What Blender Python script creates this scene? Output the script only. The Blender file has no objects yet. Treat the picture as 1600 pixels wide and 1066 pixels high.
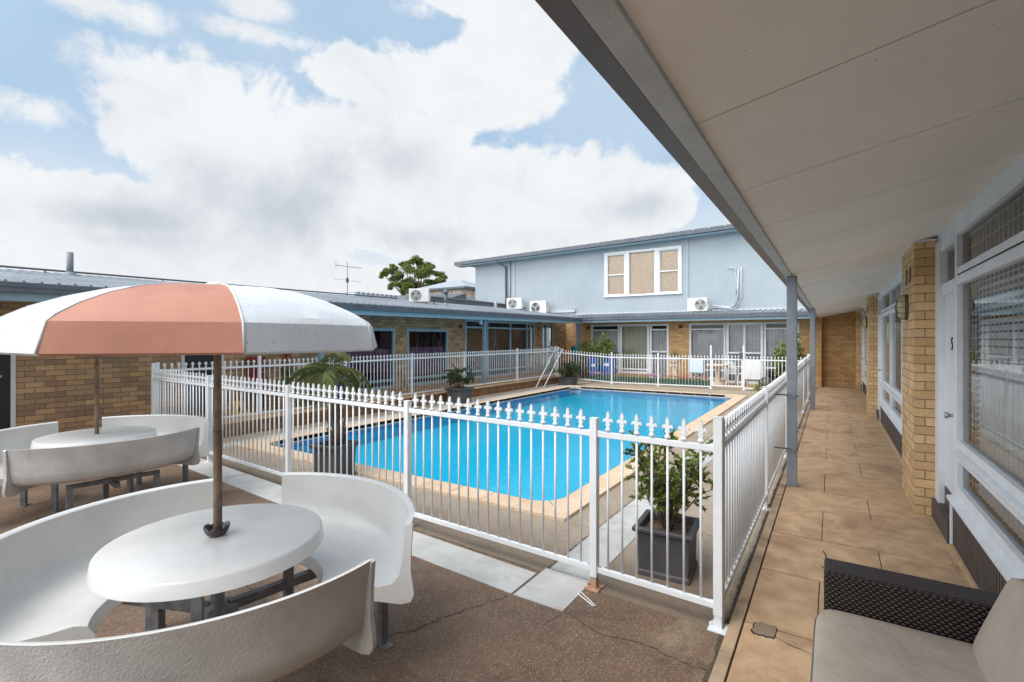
import bpy, bmesh, math, random
from mathutils import Vector, Matrix
R = math.radians
random.seed(7)
scn = bpy.context.scene
COL = scn.collection
# ---------------------------------------------------------------- camera
cam = bpy.data.objects.new("camera", bpy.data.cameras.new("camera")); COL.objects.link(cam)
cam.location = (0, 0, 1.65); cam.rotation_euler = (R(90), 0, math.atan(500/765))
cam.data.sensor_width = 36; cam.data.lens = 765/1600*36; cam.data.shift_y = -4/1600
cam.data.clip_start = .05; cam.data.clip_end = 2000
scn.camera = cam
# ---------------------------------------------------------------- exposure
scn.view_settings.view_transform = 'Standard'; scn.view_settings.look = 'None'
scn.view_settings.gamma = 1; scn.view_settings.exposure = 0.42
# ---------------------------------------------------------------- world: sky and clouds
SUN_EL, SUN_AZ = R(60), R(-163)      # azimuth from +Y, clockwise positive
w = bpy.data.worlds.new("World"); scn.world = w; w.use_nodes = True
NT = w.node_tree; NT.nodes.clear()
class G:
    """tiny node-graph helper"""
    def __init__(s, nt): s.t = nt
    def n(s, typ, **k):
        x = s.t.nodes.new(typ)
        for a, b in k.items(): setattr(x, a, b)
        return x
    def l(s, a, b): s.t.links.new(a, b)
    def put(s, sock, v):
        if hasattr(v, 'is_output'): s.l(v, sock)
        else: sock.default_value = v
    def m(s, op, a, b=0, c=0, clamp=False):
        x = s.n('ShaderNodeMath', operation=op, use_clamp=clamp)
        s.put(x.inputs[0], a); s.put(x.inputs[1], b)
        if op in ('MULTIPLY_ADD', 'SMOOTH_MIN', 'SMOOTH_MAX', 'COMPARE'): s.put(x.inputs[2], c)
        return x.outputs[0]
    def noise(s, vec, scale, detail=4, rough=.5, dist=0):
        x = s.n('ShaderNodeTexNoise'); s.l(vec, x.inputs['Vector'])
        x.inputs['Scale'].default_value = scale; x.inputs['Detail'].default_value = detail
        x.inputs['Roughness'].default_value = rough; x.inputs['Distortion'].default_value = dist
        return x.outputs['Fac']
    def ss(s, v, lo, hi):
        x = s.n('ShaderNodeMapRange', interpolation_type='SMOOTHSTEP'); s.put(x.inputs[0], v)
        s.put(x.inputs[1], lo); s.put(x.inputs[2], hi); return x.outputs[0]
    def mix(s, f, a, b, bt='MIX'):
        x = s.n('ShaderNodeMix', data_type='RGBA', blend_type=bt)
        s.put(x.inputs[0], f)
        for i, v in ((6, a), (7, b)):
            if not hasattr(v, 'is_output'): v = (*v[:3], 1)
            s.put(x.inputs[i], v)
        return x.outputs[2]
g = G(NT)
tc = g.n('ShaderNodeTexCoord'); D = tc.outputs['Generated']
sx = g.n('ShaderNodeSeparateXYZ'); g.l(D, sx.inputs[0])
az = g.m('MULTIPLY', g.m('ARCTAN2', sx.outputs[0], sx.outputs[1]), 57.2958)
el = g.m('MULTIPLY', g.m('ARCSINE', sx.outputs[2]), 57.2958)
nb = g.noise(D, 3.2, 9, .62)
nf = g.noise(D, 9, 8, .62, .3)
def ae(u, v):
    a = math.atan((u-800)/765); return -33.17+math.degrees(a), math.degrees(math.atan((529-v)/765*math.cos(a)))
def blobs(lst):
    out = None
    for (u, v, ru, rv) in lst:
        a, e = ae(u, v); a2, _ = ae(u+ru, v); a1, _ = ae(u-ru, v); _, e2 = ae(u, v-rv); _, e1 = ae(u, v+rv)
        ra, re = (a2-a1)/2, (e2-e1)/2
        q = g.m('ADD', g.m('POWER', g.m('ABSOLUTE', g.m('MULTIPLY_ADD', az, 1/ra, -a/ra)), 2),
                g.m('POWER', g.m('ABSOLUTE', g.m('MULTIPLY_ADD', el, 1/re, -e/re)), 2))
        q = g.m('SUBTRACT', 1, g.m('SQRT', q))
        out = q if out is None else g.m('SMOOTH_MAX', out, q, .12)
    return out
cl = blobs([(330, 232, 200, 142), (470, 300, 190, 190), (170, 330, 260, 80), (560, 120, 120, 50), (720, 140, 170, 85),
            (800, 80, 110, 100), (800, 315, 285, 105), (1010, 310, 130, 65), (640, 250, 130, 120), (770, 5, 160, 40),
            (650, 365, 300, 60), (200, 390, 300, 60), (-60, 330, 190, 100), (1300, 250, 200, 120), (330, 440, 900, 75)])
wisp = blobs([(150, 0, 170, 45), (390, 5, 90, 35), (650, 12, 90, 35), (60, 175, 110, 45), (200, 110, 130, 60), (420, 60, 160, 25)])
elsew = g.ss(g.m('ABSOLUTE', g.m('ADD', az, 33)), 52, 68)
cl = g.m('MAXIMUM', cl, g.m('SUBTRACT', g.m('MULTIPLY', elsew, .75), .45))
n1 = g.m('ADD', g.m('MULTIPLY_ADD', nb, 1.5, -.75), g.m('MULTIPLY_ADD', nf, 1.5, -.75))
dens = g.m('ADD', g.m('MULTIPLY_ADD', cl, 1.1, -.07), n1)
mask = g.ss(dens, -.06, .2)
w2 = g.m('MULTIPLY', g.ss(g.m('ADD', g.m('MULTIPLY', wisp, .7), g.m('ADD', n1, g.m('MULTIPLY_ADD', g.noise(D, 14, 9, .7, .4), 1.4, -.82))), -.1, .5), g.ss(wisp, 0, .3))
mask = g.m('MAXIMUM', mask, w2)
lowc = g.ss(el, 19, 8)
mask = g.m('MAXIMUM', mask, g.m('MULTIPLY', lowc, g.m('MULTIPLY_ADD', nf, .5, .55, clamp=True)))
grey = blobs([(420, 330, 250, 90), (690, 395, 260, 45), (900, 390, 260, 40), (230, 350, 200, 40), (560, 250, 130, 70), (1000, 330, 130, 40)])
grey = g.m('ADD', grey, g.m('MULTIPLY_ADD', g.noise(D, 5, 7, .6), 1.3, -.65))
grey = g.m('MULTIPLY', g.ss(grey, -.35, .9), g.ss(dens, .1, 1.0))
edge = g.m('MULTIPLY', g.ss(g.noise(D, 7, 9, .62, .5), .42, .68), .4)
shade = g.m('MULTIPLY', g.m('ADD', g.m('MULTIPLY', grey, .75), g.m('MULTIPLY', edge, .6)), 1.0, clamp=True)
sky = g.n('ShaderNodeTexSky', sky_type='NISHITA'); sky.sun_disc = False
sky.sun_elevation = SUN_EL; sky.sun_rotation = SUN_AZ; sky.dust_density = 1.5; sky.ozone_density = 1.2
skyc = g.mix(.78, g.mix(1, sky.outputs[0], (.105, .105, .105), 'MULTIPLY'), (.37, .525, .69))
cloudc = g.mix(shade, (.705, .73, .75), (.43, .475, .52))
dp = g.n('ShaderNodeVectorMath', operation='DOT_PRODUCT'); g.l(D, dp.inputs[0])
dp.inputs[1].default_value = (math.sin(R(-152))*math.cos(R(38)), math.cos(R(-152))*math.cos(R(38)), math.sin(R(38)))   # brightness added to the unseen sky behind the camera, to light the verandah
fill_glow = g.m('MULTIPLY_ADD', g.ss(dp.outputs['Value'], .42, .97), 2.6, 1)
cx_ = g.n('ShaderNodeCombineXYZ')
for q in range(3): g.l(fill_glow, cx_.inputs[q])
skyc = g.mix(g.m('MULTIPLY', g.ss(g.noise(D, 2.2, 7, .6, .5), .35, .75), .35), skyc, (.62, .68, .74))
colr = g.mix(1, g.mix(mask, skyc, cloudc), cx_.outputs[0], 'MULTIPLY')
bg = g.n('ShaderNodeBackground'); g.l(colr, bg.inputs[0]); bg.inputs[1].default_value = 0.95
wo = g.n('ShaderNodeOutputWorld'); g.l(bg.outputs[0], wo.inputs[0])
# ---------------------------------------------------------------- sun
sun = bpy.data.lights.new("sun", 'SUN'); sun.energy = 1.25; sun.angle = R(28); sun.color = (1, .95, .88)
so = bpy.data.objects.new("sun", sun); COL.objects.link(so); so.location = (0, 0, 20)
sd = Vector((math.sin(SUN_AZ)*math.cos(SUN_EL), math.cos(SUN_AZ)*math.cos(SUN_EL), math.sin(SUN_EL)))
so.rotation_euler = sd.to_track_quat('Z', 'Y').to_euler()

# ================================================================ materials
def mk(name):
    m = bpy.data.materials.new(name); m.use_nodes = True
    t = m.node_tree; t.nodes.clear(); g = G(t)
    b = g.n('ShaderNodeBsdfPrincipled'); o = g.n('ShaderNodeOutputMaterial'); g.l(b.outputs[0], o.inputs[0])
    c = g.n('ShaderNodeTexCoord')
    return m, g, b, c, o
def bump(g, b, h, strength, dist=.01):
    x = g.n('ShaderNodeBump'); x.inputs['Strength'].default_value = strength; x.inputs['Distance'].default_value = dist
    g.l(h, x.inputs['Height']); g.l(x.outputs[0], b.inputs['Normal'])
def plain(name, c1, c2=None, scale=3, rough=.5, bs=0, bscale=60, metal=0, detail=6, dirt=None, dscale=1.2, dlo=.55, dhi=.75, damt=.8, bdist=.004, spots=None):
    m, g, b, c, o = mk(name); P = c.outputs['Object']
    if c2 is None: c2 = tuple(x*.82 for x in c1)
    col = g.mix(g.ss(g.noise(P, scale, detail, .6), .3, .7), c1, c2)
    if dirt: col = g.mix(g.m('MULTIPLY', g.ss(g.noise(P, dscale, 9, .7, .4), dlo, dhi), damt), col, dirt)
    if spots:
        v = g.n('ShaderNodeTexVoronoi'); g.l(P, v.inputs['Vector']); v.inputs['Scale'].default_value = spots[0]
        sc = g.n('ShaderNodeSeparateColor'); g.l(v.outputs['Color'], sc.inputs[0])
        k = g.m('MULTIPLY', g.ss(v.outputs['Distance'], spots[1], spots[1]*.6), g.m('GREATER_THAN', sc.outputs[0], spots[2]))
        col = g.mix(g.m('MULTIPLY', k, .75), col, spots[3])
    g.l(col, b.inputs['Base Color']); b.inputs['Roughness'].default_value = rough; b.inputs['Metallic'].default_value = metal
    if bs: bump(g, b, g.noise(P, bscale, 5, .6), bs, bdist)
    return m
def brick(name, c1, c2, c3, mort, bw=.235, rh=.083, flat=False, ox=0.0, ms=.0038):
    m, g, b, c, o = mk(name)
    mp = g.n('ShaderNodeMapping'); g.l(c.outputs['UV'], mp.inputs[0]); mp.inputs['Location'].default_value = (ox, 0, 0)
    def bk(a, d, bias):
        x = g.n('ShaderNodeTexBrick'); g.l(mp.outputs[0], x.inputs[0])
        x.inputs['Color1'].default_value = (*a, 1); x.inputs['Color2'].default_value = (*d, 1); x.inputs['Mortar'].default_value = (*mort, 1)
        x.inputs['Scale'].default_value = 1; x.inputs['Mortar Size'].default_value = ms; x.inputs['Mortar Smooth'].default_value = .15
        x.inputs['Bias'].default_value = bias; x.inputs['Brick Width'].default_value = bw; x.inputs['Row Height'].default_value = rh
        return x
    x = bk(c1, c2, 0); y = bk((0, 0, 0), (1, 1, 1), .0)
    P = c.outputs['Object']
    col = g.mix(g.m('MULTIPLY', g.ss(g.noise(P, 2.1, 5, .7), .42, .68), .6), x.outputs[0], g.mix(1, x.outputs[0], c3, 'MULTIPLY'))
    col = g.mix(g.m('MULTIPLY', g.ss(g.noise(P, 45, 5, .7), .35, .75), .35), col, g.mix(1, col, (.55, .5, .45), 'MULTIPLY'))
    g.l(col, b.inputs['Base Color']); b.inputs['Roughness'].default_value = .85
    h = g.m('ADD', g.m('MULTIPLY', x.outputs[1], -1), g.m('MULTIPLY', g.noise(P, 90, 4, .6), .35))
    bump(g, b, h, .8, .006)
    return m
def aggregate(name, base, base2, peb, pscale, patch, pamt, stain, smin=.5, smax=.72, edge=None):
    m, g, b, c, o = mk(name); P = c.outputs['Object']
    v = g.n('ShaderNodeTexVoronoi'); g.l(P, v.inputs['Vector']); v.inputs['Scale'].default_value = pscale
    sc = g.n('ShaderNodeSeparateColor'); g.l(v.outputs['Color'], sc.inputs[0])
    fleck = g.m('MULTIPLY', g.ss(sc.outputs[0], .62, .98), g.ss(v.outputs['Distance'], .55, .25))
    darkf = g.m('MULTIPLY', g.ss(sc.outputs[1], .6, .95), .5)
    col = g.mix(g.ss(g.noise(P, 1.3, 8, .65), .3, .7), base, base2)
    col = g.mix(g.m('MULTIPLY', g.ss(g.noise(P, .7, 8, .7, .5), .5, .66), pamt), col, patch)
    col = g.mix(darkf, col, g.mix(1, col, (.55, .52, .5), 'MULTIPLY'))
    col = g.mix(g.m('MULTIPLY', fleck, .75), col, peb)
    col = g.mix(g.m('MULTIPLY', g.ss(g.noise(P, 2.3, 9, .75, .8), smin, smax), .8), col, g.mix(1, col, stain, 'MULTIPLY'))
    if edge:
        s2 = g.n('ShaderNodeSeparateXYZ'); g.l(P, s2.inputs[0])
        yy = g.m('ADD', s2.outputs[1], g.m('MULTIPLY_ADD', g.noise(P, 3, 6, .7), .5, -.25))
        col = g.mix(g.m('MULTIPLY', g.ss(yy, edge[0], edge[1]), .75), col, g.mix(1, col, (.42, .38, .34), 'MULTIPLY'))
    g.l(col, b.inputs['Base Color']); b.inputs['Roughness'].default_value = .8
    bump(g, b, g.m('ADD', g.m('MULTIPLY', v.outputs['Distance'], -.6), g.noise(P, 40, 6, .7)), .45, .004)
    return m
M = {}
M['white_paint'] = plain('white_paint', (.76, .775, .79), (.70, .715, .735), 6, .35, .1, 40, dirt=(.45, .36, .27), dscale=14, dlo=.66, dhi=.8, damt=.5)
M['frame_paint'] = plain('frame_paint', (.76, .79, .82), (.68, .71, .74), 5, .45, .15, 60, dirt=(.35, .33, .31), dscale=20, dlo=.62, dhi=.78, damt=.4)
M['door_paint'] = plain('door_paint', (.74, .79, .84), (.69, .74, .79), 2, .4)
M['blue_frame'] = plain('blue_frame', (.36, .50, .58), (.29, .42, .50), 4, .5, .1, 50)
M['fibreglass'] = plain('fibreglass', (.74, .73, .71), (.65, .64, .615), 2.5, .24, .06, 25, dirt=(.42, .37, .31), dscale=3.3, dlo=.53, dhi=.85, damt=.5, spots=(11, .045, .55, (.22, .20, .18)))
M['fibreglass_rough'] = plain('fibreglass_rough', (.55, .53, .51), (.43, .415, .405), 5, .8, .5, 110, detail=9, dirt=(.22, .18, .14), dscale=7, dlo=.55, dhi=.8, damt=.5, bdist=.01)
M['canopy_white'] = plain('canopy_white', (.66, .68, .70), (.56, .585, .62), 4, .55, .25, 45, dirt=(.22, .20, .18), dscale=26, dlo=.66, dhi=.74, damt=.8, spots=(85, .28, .74, (.2, .19, .18)))
M['canopy_orange'] = plain('canopy_orange', (.46, .20, .13), (.38, .155, .10), 4, .6, .25, 45, dirt=(.28, .12, .07), dscale=24, dlo=.68, dhi=.76, damt=.6)
M['rust_pole'] = plain('rust_pole', (.12, .085, .065), (.26, .17, .11), 9, .75, .4, 80, dirt=(.34, .33, .30), dscale=10, dlo=.55, dhi=.7)
M['galv'] = plain('galv', (.20, .21, .22), (.11, .11, .115), 12, .55, .2, 70, metal=.3)
M['black_plastic'] = plain('black_plastic', (.035, .028, .03), (.06, .045, .045), 9, .3)
M['pot'] = plain('pot', (.055, .052, .055), (.08, .075, .078), 4, .55, .15, 60, dirt=(.16, .14, .12), dscale=3, dlo=.6, dhi=.85, damt=.5)
M['soil'] = plain('soil', (.10, .065, .04), (.22, .15, .09), 30, .95, 1, 60, bdist=.02)
M['soil_dark'] = plain('soil_dark', (.05, .038, .028), (.12, .085, .055), 40, .95)
M['soffit'] = plain('soffit', (.87, .82, .765), (.81, .76, .705), 1.5, .75, .12, 30, dirt=(.56, .42, .30), dscale=1.1, dlo=.58, dhi=.8, damt=.45, spots=(14, .07, .55, (.42, .34, .27)))
M['beam'] = plain('beam', (.50, .52, .52), (.42, .43, .43), 6, .6, .25, 60, dirt=(.16, .13, .11), dscale=25, dlo=.62, dhi=.7)
M['gutter_brown'] = plain('gutter_brown', (.105, .075, .068), (.14, .105, .09), 3, .45)
M['gutter_grey'] = plain('gutter_grey', (.085, .10, .125), (.12, .135, .16), 3, .4)
M['post_grey'] = plain('post_grey', (.22, .245, .275), (.18, .20, .23), 8, .5, .1, 60, dirt=(.12, .10, .09), dscale=22, dlo=.64, dhi=.74)
M['post_blue'] = plain('post_blue', (.19, .27, .34), (.15, .22, .28), 8, .5)
M['steel'] = plain('steel', (.55, .55, .56), (.4, .4, .41), 9, .25, metal=1)
M['rust'] = plain('rust', (.34, .15, .08), (.50, .34, .24), 25, .85, .5, 90)
M['dark_panel'] = plain('dark_panel', (.055, .048, .046), (.075, .064, .06), 6, .5)
M['door_dark'] = plain('door_dark', (.02, .017, .02), (.03, .025, .028), 4, .35)
M['vent_clay'] = plain('vent_clay', (.07, .035, .02), (.1, .05, .03), 20, .9)
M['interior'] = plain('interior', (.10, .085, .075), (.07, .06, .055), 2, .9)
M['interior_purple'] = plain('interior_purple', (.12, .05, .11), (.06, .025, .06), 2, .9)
M['curtain_purple'] = plain('curtain_purple', (.24, .11, .23), (.16, .07, .16), 3, .9)
M['curtain_grey'] = plain('curtain_grey', (.58, .55, .54), (.48, .45, .45), 2, .9)
M['curtain_cream'] = plain('curtain_cream', (.50, .47, .36), (.43, .40, .31), 2, .9)
M['blind_white'] = plain('blind_white', (.88, .87, .84), (.8, .78, .75), 2, .5)
M['blind_wood'] = plain('blind_wood', (.36, .20, .11), (.26, .14, .08), 6, .6)
M['blind_straw'] = plain('blind_straw', (.95, .73, .56), (.84, .60, .44), 9, .7)
M['clad_blue'] = plain('clad_blue', (.37, .42, .45), (.325, .375, .41), .8, .6, .05, 20, dirt=(.28, .33, .35), dscale=1.4, dlo=.5, dhi=.8, damt=.5)
M['trim_blue'] = plain('trim_blue', (.34, .48, .56), (.28, .41, .49), 3, .5)
M['ac_white'] = plain('ac_white', (.74, .74, .71), (.66, .66, .63), 5, .4)
M['ac_dark'] = plain('ac_dark', (.05, .05, .055), (.08, .08, .085), 5, .5)
M['grille_grey'] = plain('grille_grey', (.42, .42, .42), (.36, .36, .36), 5, .5)
M['leaf_shrub'] = plain('leaf_shrub', (.23, .28, .045), (.08, .13, .022), 14, .5)
M['leaf_dark'] = plain('leaf_dark', (.035, .055, .018), (.06, .085, .025), 14, .5)
M['leaf_palm'] = plain('leaf_palm', (.085, .13, .03), (.17, .18, .06), 8, .55)
M['leaf_tree'] = plain('leaf_tree', (.09, .14, .025), (.20, .25, .05), 1.3, .6)
M['leaf_yellow'] = plain('leaf_yellow', (.16, .20, .045), (.08, .12, .02), 8, .5)
M['stem'] = plain('stem', (.13, .09, .06), (.20, .15, .11), 12, .9)
M['trunk'] = plain('trunk', (.15, .11, .08), (.09, .065, .05), 12, .95, .8, 20, bdist=.02)
M['cushion'] = plain('cushion', (.42, .345, .28), (.37, .30, .24), 4, .85, .5, 8, bdist=.025, detail=4)
M['piping'] = plain('piping', (.16, .13, .10), (.13, .105, .08), 9, .8)
M['blue_plastic'] = plain('blue_plastic', (.015, .12, .45), (.012, .09, .36), 4, .4)
M['teal_plastic'] = plain('teal_plastic', (.01, .24, .30), (.01, .2, .26), 4, .4)
M['red_plastic'] = plain('red_plastic', (.36, .035, .03), (.28, .025, .02), 4, .5)
M['yellow_plastic'] = plain('yellow_plastic', (.75, .45, .02), (.65, .36, .02), 4, .5)
M['wicker_white'] = plain('wicker_white', (.68, .68, .66), (.48, .48, .46), 60, .7, .6, 120)
M['blue_cloth'] = plain('blue_cloth', (.45, .60, .78), (.65, .74, .84), 20, .8)
M['stone_cream'] = plain('stone_cream', (.62, .50, .36), (.52, .42, .30), 7, .85, .3, 50)
M['planter_green'] = plain('planter_green', (.03, .09, .06), (.02, .06, .04), 9, .6)
M['pink'] = plain('pink', (.65, .08, .18), (.5, .04, .08), 14, .7)
M['lilac'] = plain('lilac', (.7, .45, .6), (.6, .3, .5), 14, .7)
M['label_white'] = plain('label_white', (.75, .75, .75), (.7, .7, .7), 5, .6)
M['light_glass'] = plain('light_glass', (.50, .46, .30), (.38, .35, .22), 15, .25)
M['bronze'] = plain('bronze', (.10, .075, .055), (.07, .05, .04), 9, .45, metal=.4)
M['number_black'] = plain('number_black', (.02, .02, .022), (.03, .03, .03), 9, .3)
M['roof_metal'] = plain('roof_metal', (.27, .30, .33), (.20, .23, .26), .9, .5, .1, 20, dirt=(.13, .13, .14), dscale=.8, dlo=.45, dhi=.7, damt=.6)
M['roof_dark'] = plain('roof_dark', (.09, .095, .105), (.13, .14, .15), 1, .5)
M['cupola_roof'] = plain('cupola_roof', (.36, .39, .43), (.31, .34, .38), .7, .5)
M['pale_wall'] = plain('pale_wall', (.55, .58, .62), (.5, .53, .57), 1, .7)
M['strip'] = plain('strip', (.52, .51, .49), (.40, .39, .37), 3, .85, .35, 60, detail=9, dirt=(.25, .21, .17), dscale=3.2, dlo=.52, dhi=.75, damt=.6, spots=(22, .1, .6, (.12, .10, .08)))
M['crack'] = plain('crack', (.03, .022, .016), (.045, .035, .025), 30, 1)
M['groove'] = plain('groove', (.03, .02, .013), (.06, .04, .025), 9, 1)
M['slab'] = plain('slab', (.62, .41, .245), (.45, .285, .16), 6, .75, .35, 90, detail=12, dirt=(.26, .125, .06), dscale=1.5, dlo=.48, dhi=.68, damt=.6, spots=(9, .04, .5, (.75, .68, .6)))
M['patch'] = plain('patch', (.30, .22, .145), (.23, .165, .11), 12, .9, .5, 60)
M['kerb'] = plain('kerb', (.52, .37, .235), (.38, .26, .165), 3, .85, .4, 60, detail=10, dirt=(.15, .10, .07), dscale=3, dlo=.5, dhi=.7, damt=.7)
M['coping'] = plain('coping', (.66, .50, .35), (.58, .41, .27), 2.2, .8, .25, 60, detail=8, dirt=(.56, .30, .13), dscale=1.5, dlo=.52, dhi=.72, damt=.7)
M['coping_edge'] = plain('coping_edge', (.24, .15, .09), (.16, .10, .065), 8, .9)
M['grout'] = plain('grout', (.62, .54, .45), (.5, .43, .35), 20, .9)
M['pool_paint'] = plain('pool_paint', (.001, .49, .72), (.003, .45, .68), .8, .7)
M['tile_band'] = plain('tile_band', (.01, .11, .34), (.015, .17, .44), 60, .3)
M['ground_far'] = plain('ground_far', (.16, .15, .10), (.10, .11, .06), .3, .95)
M['brick_tan'] = brick('brick_tan', (.70, .46, .22), (.52, .31, .14), (.84, .76, .68), (.20, .145, .10))
M['brick_pillar'] = brick('brick_pillar', (.78, .54, .28), (.56, .35, .17), (.86, .79, .71), (.19, .13, .085), bw=.172, ox=.045)
M['brick_left'] = brick('brick_left', (.64, .42, .22), (.32, .215, .15), (.8, .74, .68), (.15, .115, .085))
M['brick_low'] = brick('brick_low', (.33, .175, .08), (.2, .11, .06), (.6, .6, .45), (.07, .05, .035), bw=.115, rh=.115)
M['deck_out'] = aggregate('deck_out', (.195, .118, .072), (.118, .073, .046), (.42, .34, .26), 125, (.33, .24, .16), .75, (.45, .40, .38))
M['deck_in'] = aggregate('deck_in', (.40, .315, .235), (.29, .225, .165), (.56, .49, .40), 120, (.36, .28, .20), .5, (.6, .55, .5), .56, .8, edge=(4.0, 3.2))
# two-tone bands, window glass, wicker, water
def glass(name, ior=1.7, tint=(.92, .95, .95)):
    m, g, b, c, o = mk(name); g.t.nodes.remove(b)
    tr = g.n('ShaderNodeBsdfTransparent'); tr.inputs[0].default_value = (*tint, 1)
    gl = g.n('ShaderNodeBsdfGlossy'); gl.inputs['Roughness'].default_value = .015
    fr = g.n('ShaderNodeFresnel'); fr.inputs[0].default_value = ior
    mx = g.n('ShaderNodeMixShader'); g.l(fr.outputs[0], mx.inputs[0]); g.l(tr.outputs[0], mx.inputs[1]); g.l(gl.outputs[0], mx.inputs[2])
    g.l(mx.outputs[0], o.inputs[0]); return m
M['glass'] = glass('glass', 1.5)
def water():
    m, g, b, c, o = mk('pool_water'); g.t.nodes.remove(b); P = c.outputs['Object']
    tr = g.n('ShaderNodeBsdfTransparent'); tr.inputs[0].default_value = (.62, .97, .98, 1)
    gl = g.n('ShaderNodeBsdfGlossy'); gl.inputs['Roughness'].default_value = .03
    fr = g.n('ShaderNodeFresnel'); fr.inputs[0].default_value = 1.33
    h = g.m('ADD', g.m('MULTIPLY', g.noise(P, 5, 3, .5, .6), 1.0), g.m('MULTIPLY', g.noise(P, 19, 3, .55, .8), .35))
    amp = g.m('MULTIPLY_ADD', g.ss(g.noise(P, .45, 3, .5), .35, .65), .75, .25)
    h = g.m('MULTIPLY', h, amp)
    bp = g.n('ShaderNodeBump'); bp.inputs['Strength'].default_value = .42; bp.inputs['Distance'].default_value = .022
    g.l(h, bp.inputs['Height']); g.l(bp.outputs[0], gl.inputs['Normal']); g.l(bp.outputs[0], fr.inputs['Normal'])
    mx = g.n('ShaderNodeMixShader'); g.l(fr.outputs[0], mx.inputs[0]); g.l(tr.outputs[0], mx.inputs[1]); g.l(gl.outputs[0], mx.inputs[2])
    g.l(mx.outputs[0], o.inputs[0]); return m
M['water'] = water()
def wicker(name, c1, c2, dark):
    m, g, b, c, o = mk(name)
    sp = g.n('ShaderNodeSeparateXYZ'); g.l(c.outputs['UV'], sp.inputs[0])
    v = g.m('DIVIDE', sp.outputs[1], .0115); u = g.m('DIVIDE', sp.outputs[0], .024)
    h = g.m('SINE', g.m('MULTIPLY', g.m('MULTIPLY_ADD', g.m('FLOOR', v), .5, u), 6.2832))
    rd = g.m('SINE', g.m('MULTIPLY', g.m('FRACT', v), 3.1416))
    hh = g.m('MULTIPLY', g.m('MULTIPLY_ADD', h, .5, .5), rd)
    col = g.mix(g.ss(hh, .15, .85), dark, g.mix(g.noise(c.outputs['Object'], 30, 3), c1, c2))
    g.l(col, b.inputs['Base Color']); b.inputs['Roughness'].default_value = .42
    bump(g, b, hh, 1, .006); return m
M['wicker'] = wicker('wicker', (.10, .058, .048), (.05, .03, .026), (.006, .004, .004))

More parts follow.
